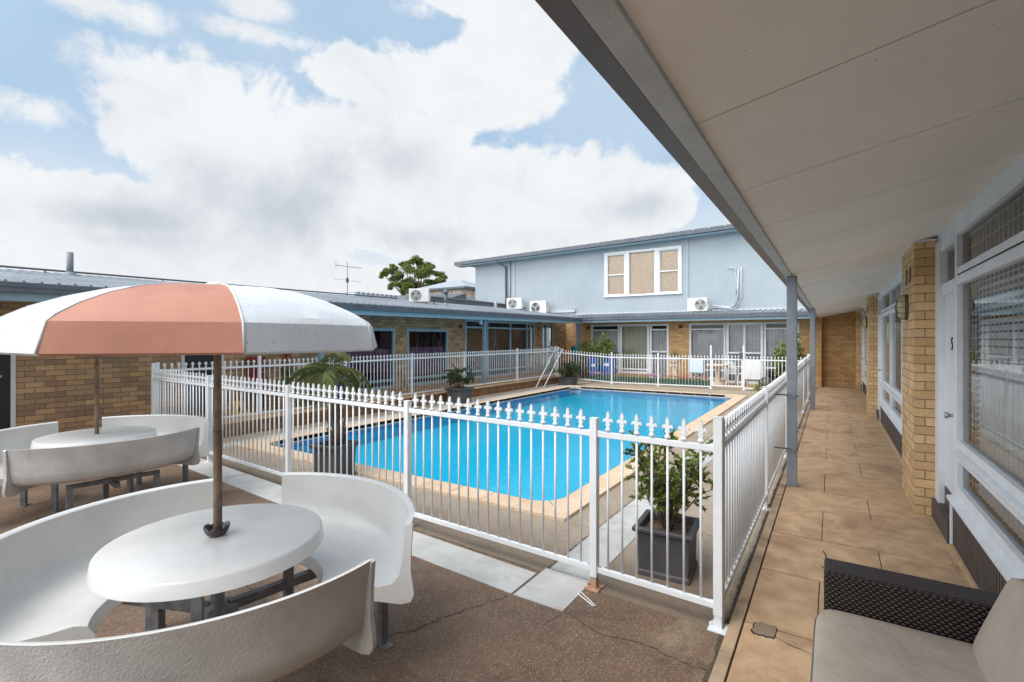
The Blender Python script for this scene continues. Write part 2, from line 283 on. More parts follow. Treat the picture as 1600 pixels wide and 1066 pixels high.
# ================================================================ mesh helpers
ORG = {}
class MB:
    def __init__(s): s.v = []; s.f = []; s.sm = []; s.mi = []; s.cm = 0; s.s = False
    def face(s, idx): s.f.append(idx); s.sm.append(s.s); s.mi.append(s.cm)
    def add(s, vs, fs):
        n = len(s.v); s.v += [tuple(v) for v in vs]
        for f in fs: s.face([n+i for i in f])
        return s
    def box(s, x0, x1, y0, y1, z0, z1):
        return s.add([(x, y, z) for z in (z0, z1) for y in (y0, y1) for x in (x0, x1)],
                     [(0, 2, 3, 1), (4, 5, 7, 6), (0, 1, 5, 4), (2, 6, 7, 3), (0, 4, 6, 2), (1, 3, 7, 5)])
    def bar(s, p, q, w, h, up=(0, 0, 1)):
        p = Vector(p); q = Vector(q); d = (q-p).normalized(); u = Vector(up)
        if abs(d.dot(u)) > .98: u = Vector((0, 1, 0))
        a = d.cross(u).normalized(); b = a.cross(d).normalized()
        o = [a*(i*w/2)+b*(j*h/2) for i, j in ((-1, -1), (1, -1), (1, 1), (-1, 1))]
        return s.add([p+x for x in o]+[q+x for x in o], [(3, 2, 1, 0), (4, 5, 6, 7)]+[(i, (i+1) % 4, 4+(i+1) % 4, 4+i) for i in range(4)])
    def tube(s, pts, r, n=8, cap=True):
        pts = [Vector(p) for p in pts]; k = len(pts); rr = r if isinstance(r, (list, tuple)) else [r]*k
        n0 = len(s.v); o = s.s; s.s = True
        for i, p in enumerate(pts):
            d = (pts[min(i+1, k-1)]-pts[max(i-1, 0)]).normalized()
            u = Vector((0, 0, 1)) if abs(d.z) < .9 else Vector((1, 0, 0))
            a = d.cross(u).normalized(); b = a.cross(d)
            for j in range(n):
                t = 2*math.pi*j/n; s.v.append(tuple(p+(a*math.cos(t)+b*math.sin(t))*rr[i]))
        for i in range(k-1):
            for j in range(n):
                a0 = n0+i*n+j; a1 = n0+i*n+(j+1) % n; s.face([a0, a1, a1+n, a0+n])
        s.s = False
        if cap:
            s.face([n0+j for j in range(n)][::-1]); s.face([n0+(k-1)*n+j for j in range(n)])
        s.s = o; return s
    def lathe(s, prof, c=(0, 0, 0), n=32, a0=0, a1=360, closed=False, caps=False):
        full = abs(a1-a0) >= 359.9; m = n if full else n+1; n0 = len(s.v); k = len(prof); o = s.s; s.s = True
        for i in range(m):
            t = R(a0+(a1-a0)*i/n)
            for (r, z) in prof: s.v.append((c[0]+r*math.cos(t), c[1]+r*math.sin(t), c[2]+z))
        for i in range(n):
            j = (i+1) % m
            for q in range(k if closed else k-1):
                p = (q+1) % k; s.face([n0+i*k+q, n0+j*k+q, n0+j*k+p, n0+i*k+p])
        s.s = False
        if caps and not full:
            s.face([n0+q for q in range(k)]); s.face([n0+n*k+q for q in range(k)][::-1])
        s.s = o; return s
    def prism(s, poly, z0, z1):
        k = len(poly)
        return s.add([(x, y, z0) for x, y in poly]+[(x, y, z1) for x, y in poly],
                     [tuple(range(k))[::-1], tuple(range(k, 2*k))]+[(i, (i+1) % k, k+(i+1) % k, k+i) for i in range(k)])
    def plate(s, outline, c, ax, up, th):
        """extruded outline in the plane (ax, up)"""
        c = Vector(c); ax = Vector(ax).normalized(); up = Vector(up).normalized(); n = ax.cross(up).normalized()
        A = [c+ax*x+up*y-n*th/2 for x, y in outline]; B = [p+n*th for p in A]; k = len(A)
        return s.add(A+B, [tuple(range(k))[::-1], tuple(range(k, 2*k))]+[(i, (i+1) % k, k+(i+1) % k, k+i) for i in range(k)])
    def build(s, name, mat, parent=None, bev=0, label=None, recalc=True):
        org = ORG.get(parent.name, Vector((0, 0, 0))) if parent else Vector((0, 0, 0))
        me = bpy.data.meshes.new(name); me.from_pydata([tuple(Vector(v)-org) for v in s.v], [], s.f)
        me.polygons.foreach_set('use_smooth', s.sm); me.polygons.foreach_set('material_index', s.mi)
        for q in (mat if isinstance(mat, (list, tuple)) else [mat]): me.materials.append(M[q])
        if recalc or bev:
            bm = bmesh.new(); bm.from_mesh(me)
            if recalc: bmesh.ops.recalc_face_normals(bm, faces=bm.faces)
            if bev:
                es = [e for e in bm.edges if len(e.link_faces) == 2 and e.calc_face_angle(0) > .6]
                bmesh.ops.bevel(bm, geom=es, offset=bev, segments=2, profile=.6, affect='EDGES', clamp_overlap=True)
            bm.to_mesh(me); bm.free()
        uv = me.uv_layers.new(name='UVMap')
        for p in me.polygons:
            n = p.normal; ax, ay, azz = abs(n.x), abs(n.y), abs(n.z)
            for li in p.loop_indices:
                c = me.vertices[me.loops[li].vertex_index].co+org
                uv.data[li].uv = (c.x, c.y) if azz > max(ax, ay) else ((c.y, c.z) if ax > ay else (c.x, c.z))
        o = bpy.data.objects.new(name, me); COL.objects.link(o)
        if parent: o.parent = parent; ORG[o.name] = org
        if label: o['label'] = label
        return o
def thing(name, label, cat, loc=(0, 0, 0), group=None):
    o = bpy.data.objects.new(name, None); COL.objects.link(o); o.location = loc; o.empty_display_size = .2
    ORG[o.name] = Vector(loc); o['label'] = label; o['category'] = cat
    if group: o['group'] = group
    return o
def tag(o, label, cat, group=None):
    o['label'] = label; o['category'] = cat
    if group: o['group'] = group
    return o
def struct(o): o['kind'] = 'structure'; return o
def dup(root, loc, rotz, label, group=None):
    def cp(o, par):
        c = o.copy(); COL.objects.link(c); c.parent = par
        for ch in list(o.children): cp(ch, c)
        return c
    r = cp(root, None); r.location = loc; r.rotation_euler = (0, 0, rotz); r['label'] = label
    if group: r['group'] = group
    return r
def lerp(a, b, t): return a+(b-a)*t

# ================================================================ ground, pool, paving
PX0, PX1, PY0, PY1 = -7.5, -2.33, 4.3, 15.35     # water opening
def ring(mb, X0, X1, Y0, Y1, x0, x1, y0, y1, za, zb):
    mb.box(X0, X1, Y0, y0, za, zb); mb.box(X0, X1, y1, Y1, za, zb); mb.box(X0, x0, y0, y1, za, zb); mb.box(x1, X1, y0, y1, za, zb)
m = MB(); ring(m, -400, 400, -400, 400, PX0-.1, PX1+.1, PY0-.1, PY1+.1, -.3, -.08); struct(m.build('ground', 'ground_far'))
DZ = -.03
m = MB(); m.prism([(-9.2, -5), (-.5, -5), (-.5, 3.0), (-9.2, 3.42)], -.2, DZ); court = struct(m.build('courtyard_paving', 'deck_out'))
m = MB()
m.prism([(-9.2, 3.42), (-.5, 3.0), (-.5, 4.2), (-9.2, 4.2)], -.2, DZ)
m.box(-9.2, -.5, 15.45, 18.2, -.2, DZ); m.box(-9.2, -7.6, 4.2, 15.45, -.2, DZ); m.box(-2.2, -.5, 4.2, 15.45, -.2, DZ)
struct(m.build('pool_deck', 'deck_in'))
def slabs(name, polys, mat='strip', z=DZ+.006):
    m = MB()
    for p in polys: m.prism(p, -.1, z)
    return struct(m.build(name, mat, bev=.003))
def yl(x, o=0): return 2.69+(-1.74-x)*.059+o
ps = []; xs = [-1.76, -3.9, -6.1, -8.3, -9.1]
for a, b in zip(xs[:-1], xs[1:]): ps.append([(b+.006, yl(b)), (a-.006, yl(a)), (a-.006, yl(a, .33)), (b+.006, yl(b, .33))])
ps.append([(-1.745, 2.69), (-1.385, 2.69), (-1.385, 3.13), (-1.745, 3.13)])
y = 3.14
while y < 16: ps.append([(-1.72, y), (-1.385, y), (-1.385, y+2.1), (-1.72, y+2.1)]); y += 2.11
y = 3.9
while y < 16: ps.append([(-8.12, y), (-7.86, y), (-7.86, y+1.9), (-8.12, y+1.9)]); y += 1.91
slabs('concrete_strip', ps)
def crack(pts, w, seed, name='paving_crack', mat='crack', z=DZ+.0015, jag=.02):
    rnd = random.Random(seed); m = MB(); P = [Vector(pts[0])]; off = 0
    for (a, b) in zip(pts[:-1], pts[1:]):
        A, B = Vector(a), Vector(b); n = max(2, int((B-A).length/.018)); d = (B-A).normalized(); nn = Vector((-d.y, d.x))
        for i in range(1, n+1):
            off = off*.85+rnd.gauss(0, jag*.3); P.append(A.lerp(B, i/n)+nn*off)
    W = [w*.6*rnd.uniform(.1, .85) for _ in P]; q = []
    for k, p in enumerate(P):
        d = (P[min(k+1, len(P)-1)]-P[max(k-1, 0)]).normalized(); n = Vector((-d.y, d.x)); q.append((p-n*W[k], p+n*W[k]*rnd.uniform(.6, 1.2)))
    m.add([(v.x, v.y, z) for pr in q for v in pr], [(2*k, 2*k+2, 2*k+3, 2*k+1) for k in range(len(q)-1)])
    return struct(m.build(name, mat, recalc=False))
crack([(-1.78, 2.66), (-1.85, 2.45), (-1.97, 2.25), (-2.02, 2.05), (-2.18, 1.85), (-2.4, 1.75)], .009, 1)
crack([(-1.37, 2.68), (-1.1, 2.62), (-.9, 2.66), (-.52, 2.62)], .008, 2)
crack([(-1.38, 2.66), (-1.42, 2.5)], .006, 3, jag=.004)
crack([(-3.0, 1.75), (-4.4, 2.0), (-5.5, 2.2)], .008, 4)
crack([(-1.76, 3.06), (-3.5, 3.16), (-6, 3.3), (-8.5, 3.45)], .014, 5, jag=.006)
crack([(-1.74, 3.1), (-1.735, 6), (-1.735, 12)], .014, 6, jag=.004)
crack([(-2.0, 4.0), (-1.75, 4.02)], .008, 8, jag=.003)
crack([(-1.36, 4.4), (-.55, 4.42)], .008, 9, jag=.003)
rnd = random.Random(31); m = MB(); ky = 1.0; vs = []; kd = .02
while ky < 17.2: kd = .9*kd+.1*(.004+.075*rnd.random()**2.2); vs += [(-.5, ky, DZ+.002), (-.5-kd-.004*rnd.random(), ky, DZ+.002)]; ky += .012
m.add(vs, [(2*k, 2*k+2, 2*k+3, 2*k+1) for k in range(len(vs)//2-1)]); struct(m.build('kerb_dirt', 'soil_dark', recalc=False))
# coping
m = MB(); g1 = MB(); CO = .28; r = .28
def cps(mb, x0, x1, y0, y1): mb.box(x0, x1, y0, y1, -.07, 0)
L = .405
def run(a, b): n = round((b-a)/L); return [(a+(b-a)*i/n+.004, a+(b-a)*(i+1)/n-.004) for i in range(n)]
for (a, b) in run(PX0+r, PX1-r): cps(m, a, b, PY0-CO, PY0); cps(m, a, b, PY1, PY1+CO)
for (a, b) in run(PY0+r, PY1-r): cps(m, PX0-CO, PX0, a, b); cps(m, PX1, PX1+CO, a, b)
for (cx, cy, sx_, sy_) in ((PX0, PY0, 1, 1), (PX1, PY0, -1, 1), (PX0, PY1, 1, -1), (PX1, PY1, -1, -1)):
    arc = [(cx+sx_*r*(1-math.cos(t)), cy+sy_*r*(1-math.sin(t))) for t in [math.pi/2*i/8 for i in range(9)]]
    mid = arc[4]; oc = (cx-sx_*CO, cy-sy_*CO); e = .004
    m.prism([(cx+sx_*r, cy-sy_*CO), (oc[0]+sx_*2*e, oc[1]), (mid[0]+sx_*e, mid[1]-sy_*e)]+arc[5:] , -.07, 0)
    m.prism([(cx-sx_*CO, cy+sy_*r), (oc[0], oc[1]+sy_*2*e), (mid[0]-sx_*e, mid[1]+sy_*e)]+arc[:4][::-1], -.07, 0)
struct(m.build('pool_coping', 'coping', bev=.006))
m = MB(); ring(m, PX0-CO+.006, PX1+CO-.006, PY0-CO+.006, PY1+CO-.006, PX0, PX1, PY0, PY1, -.09, -.006)
struct(m.build('coping_grout', 'grout'))
m = MB()
def wall4(z0, z1, e=0):
    x0, x1, y0, y1 = PX0-e, PX1+e, PY0-e, PY1+e
    m.add([(x0, y0, z0), (x1, y0, z0), (x1, y0, z1), (x0, y0, z1)], [(0, 1, 2, 3)]); m.add([(x0, y1, z0), (x1, y1, z0), (x1, y1, z1), (x0, y1, z1)], [(3, 2, 1, 0)])
    m.add([(x0, y0, z0), (x0, y1, z0), (x0, y1, z1), (x0, y0, z1)], [(3, 2, 1, 0)]); m.add([(x1, y0, z0), (x1, y1, z0), (x1, y1, z1), (x1, y0, z1)], [(0, 1, 2, 3)])
m.cm = 1; wall4(-.155, -.0005, .001); m.cm = 0; wall4(-1.6, -.155, .001)
m.add([(PX0, PY0, -.38), (PX1, PY0, -.38), (PX1, PY1, -.30), (PX0, PY1, -.30)], [(0, 1, 2, 3)])
struct(m.build('pool_basin', ['pool_paint', 'tile_band'], recalc=False))
m = MB(); m.add([(PX0, PY0, -.1), (PX1, PY0, -.1), (PX1, PY1, -.1), (PX0, PY1, -.1)], [(0, 1, 2, 3)])
struct(m.build('pool_water', 'water', recalc=False))
# walkway slabs
m = MB(); rows = [-3, -2.1, -1.2, -.2, .7, 1.55, 2.35, 3.14, 3.93, 4.73, 5.53, 6.2, 7.1, 8.0, 8.75, 9.52, 10.4, 11.3, 12.2, 13.1, 14, 14.9, 15.8, 16.7, 17.6, 18.5, 19.4, 20.1]
for i, (a, b) in enumerate(zip(rows[:-1], rows[1:])):
    j = -.07 if i % 2 else .3
    m.box(-.426, j-.0025, a+.009, b-.009, -.1, 0); m.box(j+.0025, .98, a+.009, b-.009, -.1, 0)
struct(m.build('walkway', 'slab', bev=.004))
m = MB(); m.box(-.5, .98, -3, 20.1, -.12, -.012); struct(m.build('walkway_joint', 'groove'))
m = MB()
for a in (-3, -.3, 2.78, 5.9, 9, 12.1, 15.2): m.box(-.5, -.436, a+.004, a+3.08, -.1, 0)
struct(m.build('walkway_kerb', 'kerb', bev=.005))
crack([(-.40, 3.18), (-.2, 3.02), (-.05, 2.98)], .008, 11, z=.0015, jag=.01)
crack([(.76, 1.5), (.76, 4.2), (.74, 5.0)], .03, 12, name='skirt_dirt', mat='kerb', z=.0015, jag=.01)
rnd = random.Random(5)
def blotch(cx, cy, rx, ry, mat, z, seed, name):
    r_ = random.Random(seed); n = 34; P = []; k = 1
    for i in range(n):
        k = .6*k+.4*r_.uniform(.72, 1.25); a = 2*math.pi*i/n; e = max(abs(math.cos(a)), abs(math.sin(a)))**-.6
        P.append((cx+math.cos(a)*rx*k*e, cy+math.sin(a)*ry*k*e))
    m = MB(); m.prism(P, -.05, z); return struct(m.build(name, mat))
blotch(-.325, 3.095, .062, .075, 'groove', .0022, 5, 'repair_edge'); blotch(-.323, 3.10, .056, .067, 'patch', .004, 5, 'repair_patch')

# ================================================================ right wing
def stretch_quad(m, p0, p1, p2, p3, th):
    """slab with 4 top corners, thickness th downward"""
    T = [Vector(p) for p in (p0, p1, p2, p3)]
    m.add(T+[p-Vector((0, 0, th)) for p in T], [(0, 1, 2, 3), (7, 6, 5, 4)]+[(i, 4+i, 4+(i+1) % 4, (i+1) % 4) for i in range(4)])
rw = thing('motel_wing', 'single storey tan brick room wing with covered walkway, right of the pool', 'building', (.83, 6, 0))
WX = .82
m = MB(); ys = [-5.5]
y = .8-.9*7
while y < 20: 
    a, b = y+.002, y+.9-.002
    b = min(b, 20.08)
    a += .002; b -= .002; stretch_quad(m, (-.375, a, 2.375), (.84, a, 2.615), (.84, b, 2.615), (-.375, b, 2.375), .012); y += .9
m.build('soffit', 'soffit', rw)
m = MB(); stretch_quad(m, (-.375, -5.5, 2.39), (.84, -5.5, 2.63), (.84, 20.08, 2.63), (-.375, 20.08, 2.39), .012); m.build('soffit_batten', 'groove', rw)
m = MB(); stretch_quad(m, (-.52, -5.6, 2.56), (7, -5.6, 3.3), (7, 20.3, 3.3), (-.52, 20.3, 2.56), .05); m.build('roof', 'roof_metal', rw)
m = MB(); m.box(-.45, -.375, -5.5, 18.7, 2.345, 2.5); m.build('beam', 'beam', rw, bev=.004)
m = MB(); m.box(-.515, -.4505, -5.6, 18.6, 2.375, 2.505); m.box(-.53, -.515, -5.6, 18.6, 2.40, 2.515); m.box(-.525, -.46, -5.6, 18.6, 2.362, 2.3745); m.build('gutter', 'gutter_brown', rw, bev=.003)
for yy in (-.7, 6.3, 13.3, 19.95):
    m = MB(); m.box(-.425, -.325, yy-.045, yy+.045, 0, 2.344 if yy < 18 else 2.37); p = m.build('verandah_post', 'post_grey', rw, bev=.004)
    for bz in (.12, .19):
        m = MB(); m.tube([(-.425, yy, bz), (-.432, yy, bz)], .012, 10); m.build('bolt', 'steel', p)
# brick piers
def pillar(y0, y1):
    m = MB(); m.box(.65, .815, y0, y1, 0, 2.555); p = m.build('brick_pier', 'brick_pillar', rw)
    m = MB(); m.box(.63, .815, y0-.015, y1+.01, 2.556, 2.575); m.build('pier_cap', 'frame_paint', p)
    for q in (y0+.22, y0+.50):
        m = MB(); m.box(.646, .66, q, q+.1, 2.20, 2.36); m.build('vent_brick', 'vent_clay', p)
for a, b in ((-.9, .0), (5.95, 6.9), (12.75, 13.7), (19.4, 20.08)): pillar(a, b)
# the rooms: back wall, so that one looks in behind the glass
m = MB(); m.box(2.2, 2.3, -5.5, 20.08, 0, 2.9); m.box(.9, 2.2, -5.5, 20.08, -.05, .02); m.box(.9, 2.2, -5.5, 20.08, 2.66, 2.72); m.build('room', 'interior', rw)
m = MB(); m.box(.82, .88, -5.5, 20.08, 2.525, 2.66); m.build('wall_head', 'frame_paint', rw, bev=.003)
def blinds(m, y0, y1, z0, z1, x=.925, dz=.05, tilt=.85, w=.05):
    z = z0
    while z < z1:
        dx, dzz = w/2*math.cos(tilt), w/2*math.sin(tilt)
        m.add([(x-dx, y0, z-dzz), (x-dx, y1, z-dzz), (x+dx, y1, z+dzz), (x+dx, y0, z+dzz)], [(0, 1, 2, 3)]); z += dz
def winbay(ys_, yd0, yd1, num=None, mesh=True):
    """ys_: window divisions from far to near; yd0..yd1: door"""
    far, near = ys_[0], ys_[-1]
    m = MB()
    # rails
    X0, X1 = .815, .875
    for (z0, z1, px) in ((.41, .50, 0), (.70, .735, 0), (.80, .86, 0), (2.07, 2.138, 0), (2.15, 2.20, 0), (2.46, 2.524, 0)):
        m.box(X0-px, X1, near, far, z0, z1)
    for yy in ys_:
        m.box(X0-.002, X1+.002, yy-.035, yy+.035, .41, 2.524)
    win = m.build('window', 'frame_paint', rw, bev=.004)
    m = MB(); m.add([(.80, near-.02, .735), (.875, near-.02, .735), (.875, near-.02, .80), (.79, near-.02, .775), (.80, far+.05, .735), (.875, far+.05, .735), (.875, far+.05, .80), (.79, far+.05, .775)],
          [(0, 1, 2, 3), (7, 6, 5, 4), (0, 4, 5, 1), (1, 5, 6, 2), (2, 6, 7, 3), (3, 7, 4, 0)])
    m.add([(.765, near-.02, .375), (.875, near-.02, .375), (.875, near-.02, .43), (.765, near-.02, .40), (.765, far+.05, .375), (.875, far+.05, .375), (.875, far+.05, .43), (.765, far+.05, .40)],
          [(0, 1, 2, 3), (7, 6, 5, 4), (0, 4, 5, 1), (1, 5, 6, 2), (2, 6, 7, 3), (3, 7, 4, 0)])
    m.build('sill', 'frame_paint', win, bev=.003)
    m = MB(); m.box(.818, .86, near, far, 2.1385, 2.1495); m.build('weather_strip', 'groove', win)
    m = MB()
    for a, b in zip(ys_[:-1], ys_[1:]):
        for z0, z1 in ((.50, .70), (.86, 2.07), (2.20, 2.46)):
            m.add([(.85, a-.034, z0-.002), (.85, b+.034, z0-.002), (.85, b+.034, z1+.002), (.85, a-.034, z1+.002)], [(0, 1, 2, 3)])
    m.build('pane', 'glass', win, recalc=False)
    m = MB()
    blinds(m, near+.05, far-.14, .52, 2.05); m.build('blind', 'blind_white', win, recalc=False)
    if mesh:
        m = MB(); z = .55
        while z < 2.5: m.box(.895, .899, near, far, z, z+.004); z += .1
        y = near
        while y < far: m.box(.899, .903, y, y+.004, .5, 2.46); y += .1
        m.build('security_grid', 'blind_white', win)
    m = MB(); m.box(.80, .85, near, far, .03, .374)
    y = near
    while y < far: m.box(.796, .7995, y+.008, y+.052, .03, .372); y += .06
    m.build('base_panel', 'dark_panel', rw)
    m = MB(); m.box(.785, .86, far+.0005, far+.05, .0, .372); m.build('corner_trim', 'frame_paint', rw, bev=.003)
    m = MB(); m.box(.775, .86, near, far, 0, .0295); m.build('skirting', 'slab', rw)
    # door
    m = MB(); m.box(.80, .90, yd1-.19, yd1-.001, 0.16, 2.524); m.box(.815, .90, yd0, yd1-.19, 2.03, 2.13); m.box(.815, .90, yd0, yd1-.19, 2.42, 2.524); m.box(.815, .90, yd0-.0, yd0+.03, .372, 2.03)
    fr = m.build('door_frame', 'frame_paint', rw, bev=.004)
    m = MB(); m.add([(.86, yd1-.19, 2.13), (.86, yd0+.02, 2.13), (.86, yd0+.02, 2.42), (.86, yd1-.19, 2.42)], [(0, 1, 2, 3)]); m.build('pane', 'glass', fr, recalc=False)
    m = MB(); m.box(.845, .885, yd0+.03, yd1-.19, .34, 2.03); d = m.build('door', 'door_paint', rw, bev=.004)
    m = MB(); m.box(.84, .845, yd0+.03, yd1-.19, .18, .339); m.build('kick_plate', 'dark_panel', d)
    m = MB(); m.box(.775, .90, yd0+.0, yd1-.001, 0, .17); m.box(.80, .90, yd0, yd1-.0, .1701, .18); m.build('door_step', 'dark_panel', rw, bev=.004)
    m = MB(); k = yd0+.115
    m.tube([(.845, k, 1.02), (.80, k, 1.02)], .013, 12); m.tube([(.80, k, 1.02), (.782, k, 1.02), (.775, k, 1.02)], [.026, .027, .02], 14); m.build('handle', 'steel', d)
    if num:
        cu = bpy.data.curves.new('num', 'FONT'); cu.body = num; cu.size = .155; cu.extrude = .003; cu.align_x = 'CENTER'; cu.align_y = 'CENTER'
        t = bpy.data.objects.new('num', cu); COL.objects.link(t); bpy.context.view_layer.update()
        me = bpy.data.meshes.new_from_object(t.evaluated_get(bpy.context.evaluated_depsgraph_get())); bpy.data.objects.remove(t)
        me.name = 'door_number'; me.materials.clear(); me.materials.append(M['number_black'])
        # text plane (x right, y up) to face -X: right -> -Y
        me.transform(Matrix(((0, 0, -1, .841), (-1, 0, 0, yd0+.25), (0, 1, 0, 1.60), (0, 0, 0, 1))))
        org = ORG[d.name]; me.transform(Matrix.Translation(-org))
        o = bpy.data.objects.new('door_number', me); COL.objects.link(o); o.parent = d; o['label'] = 'black number 5'
winbay([5.13, 3.2, 1.5, .06], 5.2, 5.95, '5')
winbay([12.0, 10.35, 8.7, 6.94], 12.05, 12.75)
winbay([18.7, 17.1, 15.4, 13.74], 18.75, 19.4)
winbay([-1.7, -3.5, -5.4], -1.65, -.9)
def bulkhead(y, z, label):
    t = thing('wall_light', label, 'wall light', (.65, y, z), 'bulkhead lights on the brick piers')
    def ell(m, x0, pr, ry, rz, n=24):
        """stack of ellipses along -X; pr=(dx, scale)"""
        n0 = len(m.v); m.s = True
        for dx, s_ in pr:
            for j in range(n):
                a = 2*math.pi*j/n; m.v.append((x0-dx, y+ry*s_*math.cos(a), z+rz*s_*math.sin(a)))
        for i in range(len(pr)-1):
            for j in range(n):
                k = (j+1) % n; m.face([n0+i*n+j, n0+i*n+k, n0+(i+1)*n+k, n0+(i+1)*n+j])
        m.face([n0+(len(pr)-1)*n+j for j in range(n)]); m.s = False
    m = MB(); ell(m, .65, [(0, 1), (.02, 1), (.028, .93), (.029, .5)], .085, .135); m.build('base', 'bronze', t)
    m = MB(); ell(m, .65, [(.029, .88), (.05, .86), (.07, .76), (.085, .55), (.091, .2)], .085, .135); m.build('diffuser', 'light_glass', t)
    m = MB()
    for k in (-1, 0, 1):
        rz = .125*(1-.25*abs(k)); m.tube([(.65-.027-.072*math.sin(q), y+k*.035, z+rz*math.cos(q)) for q in [math.pi*i/10 for i in range(11)]], .0035, 6)
    for k in (-1, 0, 1):
        ry = .08*(1-.2*abs(k)); m.tube([(.65-.027-.07*math.sin(q), y+ry*math.cos(q), z+k*.06) for q in [math.pi*i/10 for i in range(11)]], .0035, 6)
    m.build('cage', 'bronze', t)
bulkhead(6.42, 1.97, 'oval caged bunker light on the nearest brick pier by door 5')
bulkhead(13.3, 2.0, 'smaller looking oval caged light on the second brick pier, farther along the walkway')

# ================================================================ left wing
lw = thing('motel_wing', 'long low brick wing with blue window frames, left of the pool', 'building', (-10, 8, 0))
LX = -10.0
m = MB(); m.box(-10.2, -8.7, -6, 20, -.1, .2); m.box(-8.93, -8.62, 3.5, 18.4, -.2, .2)
struct(m.build('raised_walkway', 'brick_low')) 
m = MB(); m.box(-10.2, -8.66, -6, 18.6, .2, .215); m.box(-9.12, -8.58, 3.4, 16.4, .2005, .222); struct(m.build('raised_walkway', 'slab'))
def dzl(y): return .008*(y-1.6)
# brick walls with openings: list of (y0,y1,z0,z1) openings along the wall
def wall_open(mat, plane, a0, a1, z0, z1, ops, th, parent, name='wall', n=1):
    """plane ('x',value) front face; thickness goes by th sign"""
    m = MB(); ops = sorted(ops); cur = a0
    def bx(p, q, u, v):
        if q-p < 1e-4 or v-u < 1e-4: return
        c0, c1 = sorted((plane[1], plane[1]+th))
        if plane[0] == 'x': m.box(c0, c1, p, q, u, v)
        else: m.box(p, q, c0, c1, u, v)
    for (p, q, u, v) in ops:
        bx(cur, p, z0, z1); bx(p, q, z0, u); bx(p, q, v, z1); cur = q
    bx(cur, a1, z0, z1)
    return m.build(name, mat, parent)
ops = [(1.1, 2.02, .21, 1.95), (4.2, 4.95, .21, 1.95), (7.75, 9.45, .3, 1.93), (9.9, 11.66, .3, 1.93), (12.5, 16.95, .3, 2.28), (17.55, 18.5, .21, 2.28)]
wall_open('brick_left', ('x', LX), -6, 19.7, .2, 2.36, ops, -.12, lw)
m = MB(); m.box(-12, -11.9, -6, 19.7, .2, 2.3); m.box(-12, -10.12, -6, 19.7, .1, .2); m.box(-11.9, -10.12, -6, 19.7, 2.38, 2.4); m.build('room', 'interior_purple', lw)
def frame_x(x, y0, y1, z0, z1, divs, zr, mat, parent, w=.06, d=.07, curtain=None, kind='fold', name='window', cz=None):
    """window in a wall facing +X at x; frame, mullions at divs, rails at zr"""
    m = MB()
    m.box(x-d, x+.012, y0, y0+w, z0, z1); m.box(x-d, x+.012, y1-w, y1, z0, z1); m.box(x-d, x+.012, y0+w, y1-w, z1-w, z1); m.box(x-d, x+.014, y0+w, y1-w, z0, z0+w)
    for q in divs: m.box(x-d, x+.010, q-w*.45, q+w*.45, z0+w, z1-w)
    for q in zr: m.box(x-d, x+.008, y0+w, y1-w, q-w*.4, q+w*.4)
    fr = m.build(name, mat, parent, bev=.004)
    m = MB(); m.add([(x-.03, y0+w/2, z0+w/2), (x-.03, y1-w/2, z0+w/2), (x-.03, y1-w/2, z1-w/2), (x-.03, y0+w/2, z1-w/2)], [(0, 1, 2, 3)]); m.build('pane', 'glass', fr, recalc=False)
    if curtain: drape('x', x-.16, y0+.03, y1-.03, cz[0] if cz else z0+.05, cz[1] if cz else z1-.03, curtain, fr, kind)
    return fr
def drape(ax, c, a0, a1, z0, z1, mat, parent, kind='fold', per=.11, amp=.025, dz=.05):
    m = MB()
    if kind == 'slats':
        z = z0
        while z < z1:
            if ax == 'x': m.add([(c-.015, a0, z), (c-.015, a1, z), (c+.015, a1, z+dz*.9), (c+.015, a0, z+dz*.9)], [(0, 1, 2, 3)])
            else: m.add([(a0, c+.015, z), (a1, c+.015, z), (a1, c-.015, z+dz*.9), (a0, c-.015, z+dz*.9)], [(0, 1, 2, 3)])
            z += dz
        return m.build('blind', mat, parent, recalc=False)
    rnd = random.Random(int(abs(c*97+a0*31))); a = a0; pts = []; ph = 0
    while a < a1:
        pts.append((a, amp*math.sin(ph)*rnd.uniform(.6, 1.1))); a += per/8; ph += 2*math.pi/8*rnd.uniform(.8, 1.2)
    pts.append((a1, 0)); m.s = True
    vs = []
    for (p, o) in pts:
        for z in (z0, z1): vs.append((c+o, p, z) if ax == 'x' else (p, c+o, z))
    m.add(vs, [(2*i, 2*i+2, 2*i+3, 2*i+1) for i in range(len(pts)-1)])
    return m.build('curtain', mat, parent, recalc=False)
frame_x(LX, 7.75, 9.45, .3, 1.93, [], [.52], 'trim_blue', lw, .08, curtain='curtain_purple', cz=(.75, 1.35))
frame_x(LX, 9.9, 11.66, .3, 1.93, [], [.52], 'trim_blue', lw, .08, curtain='curtain_purple', cz=(.6, 1.4))
frame_x(LX, 12.5, 16.95, .3, 2.28, [13.75, 15.2, 16.4], [.55, 2.02], 'trim_blue', lw, .08, curtain='blind_wood', kind='slats', cz=(.6, 1.97))
frame_x(LX, 17.55, 18.5, .21, 2.28, [17.9], [.9, 1.3], 'trim_blue', lw, .06, name='door_frame')
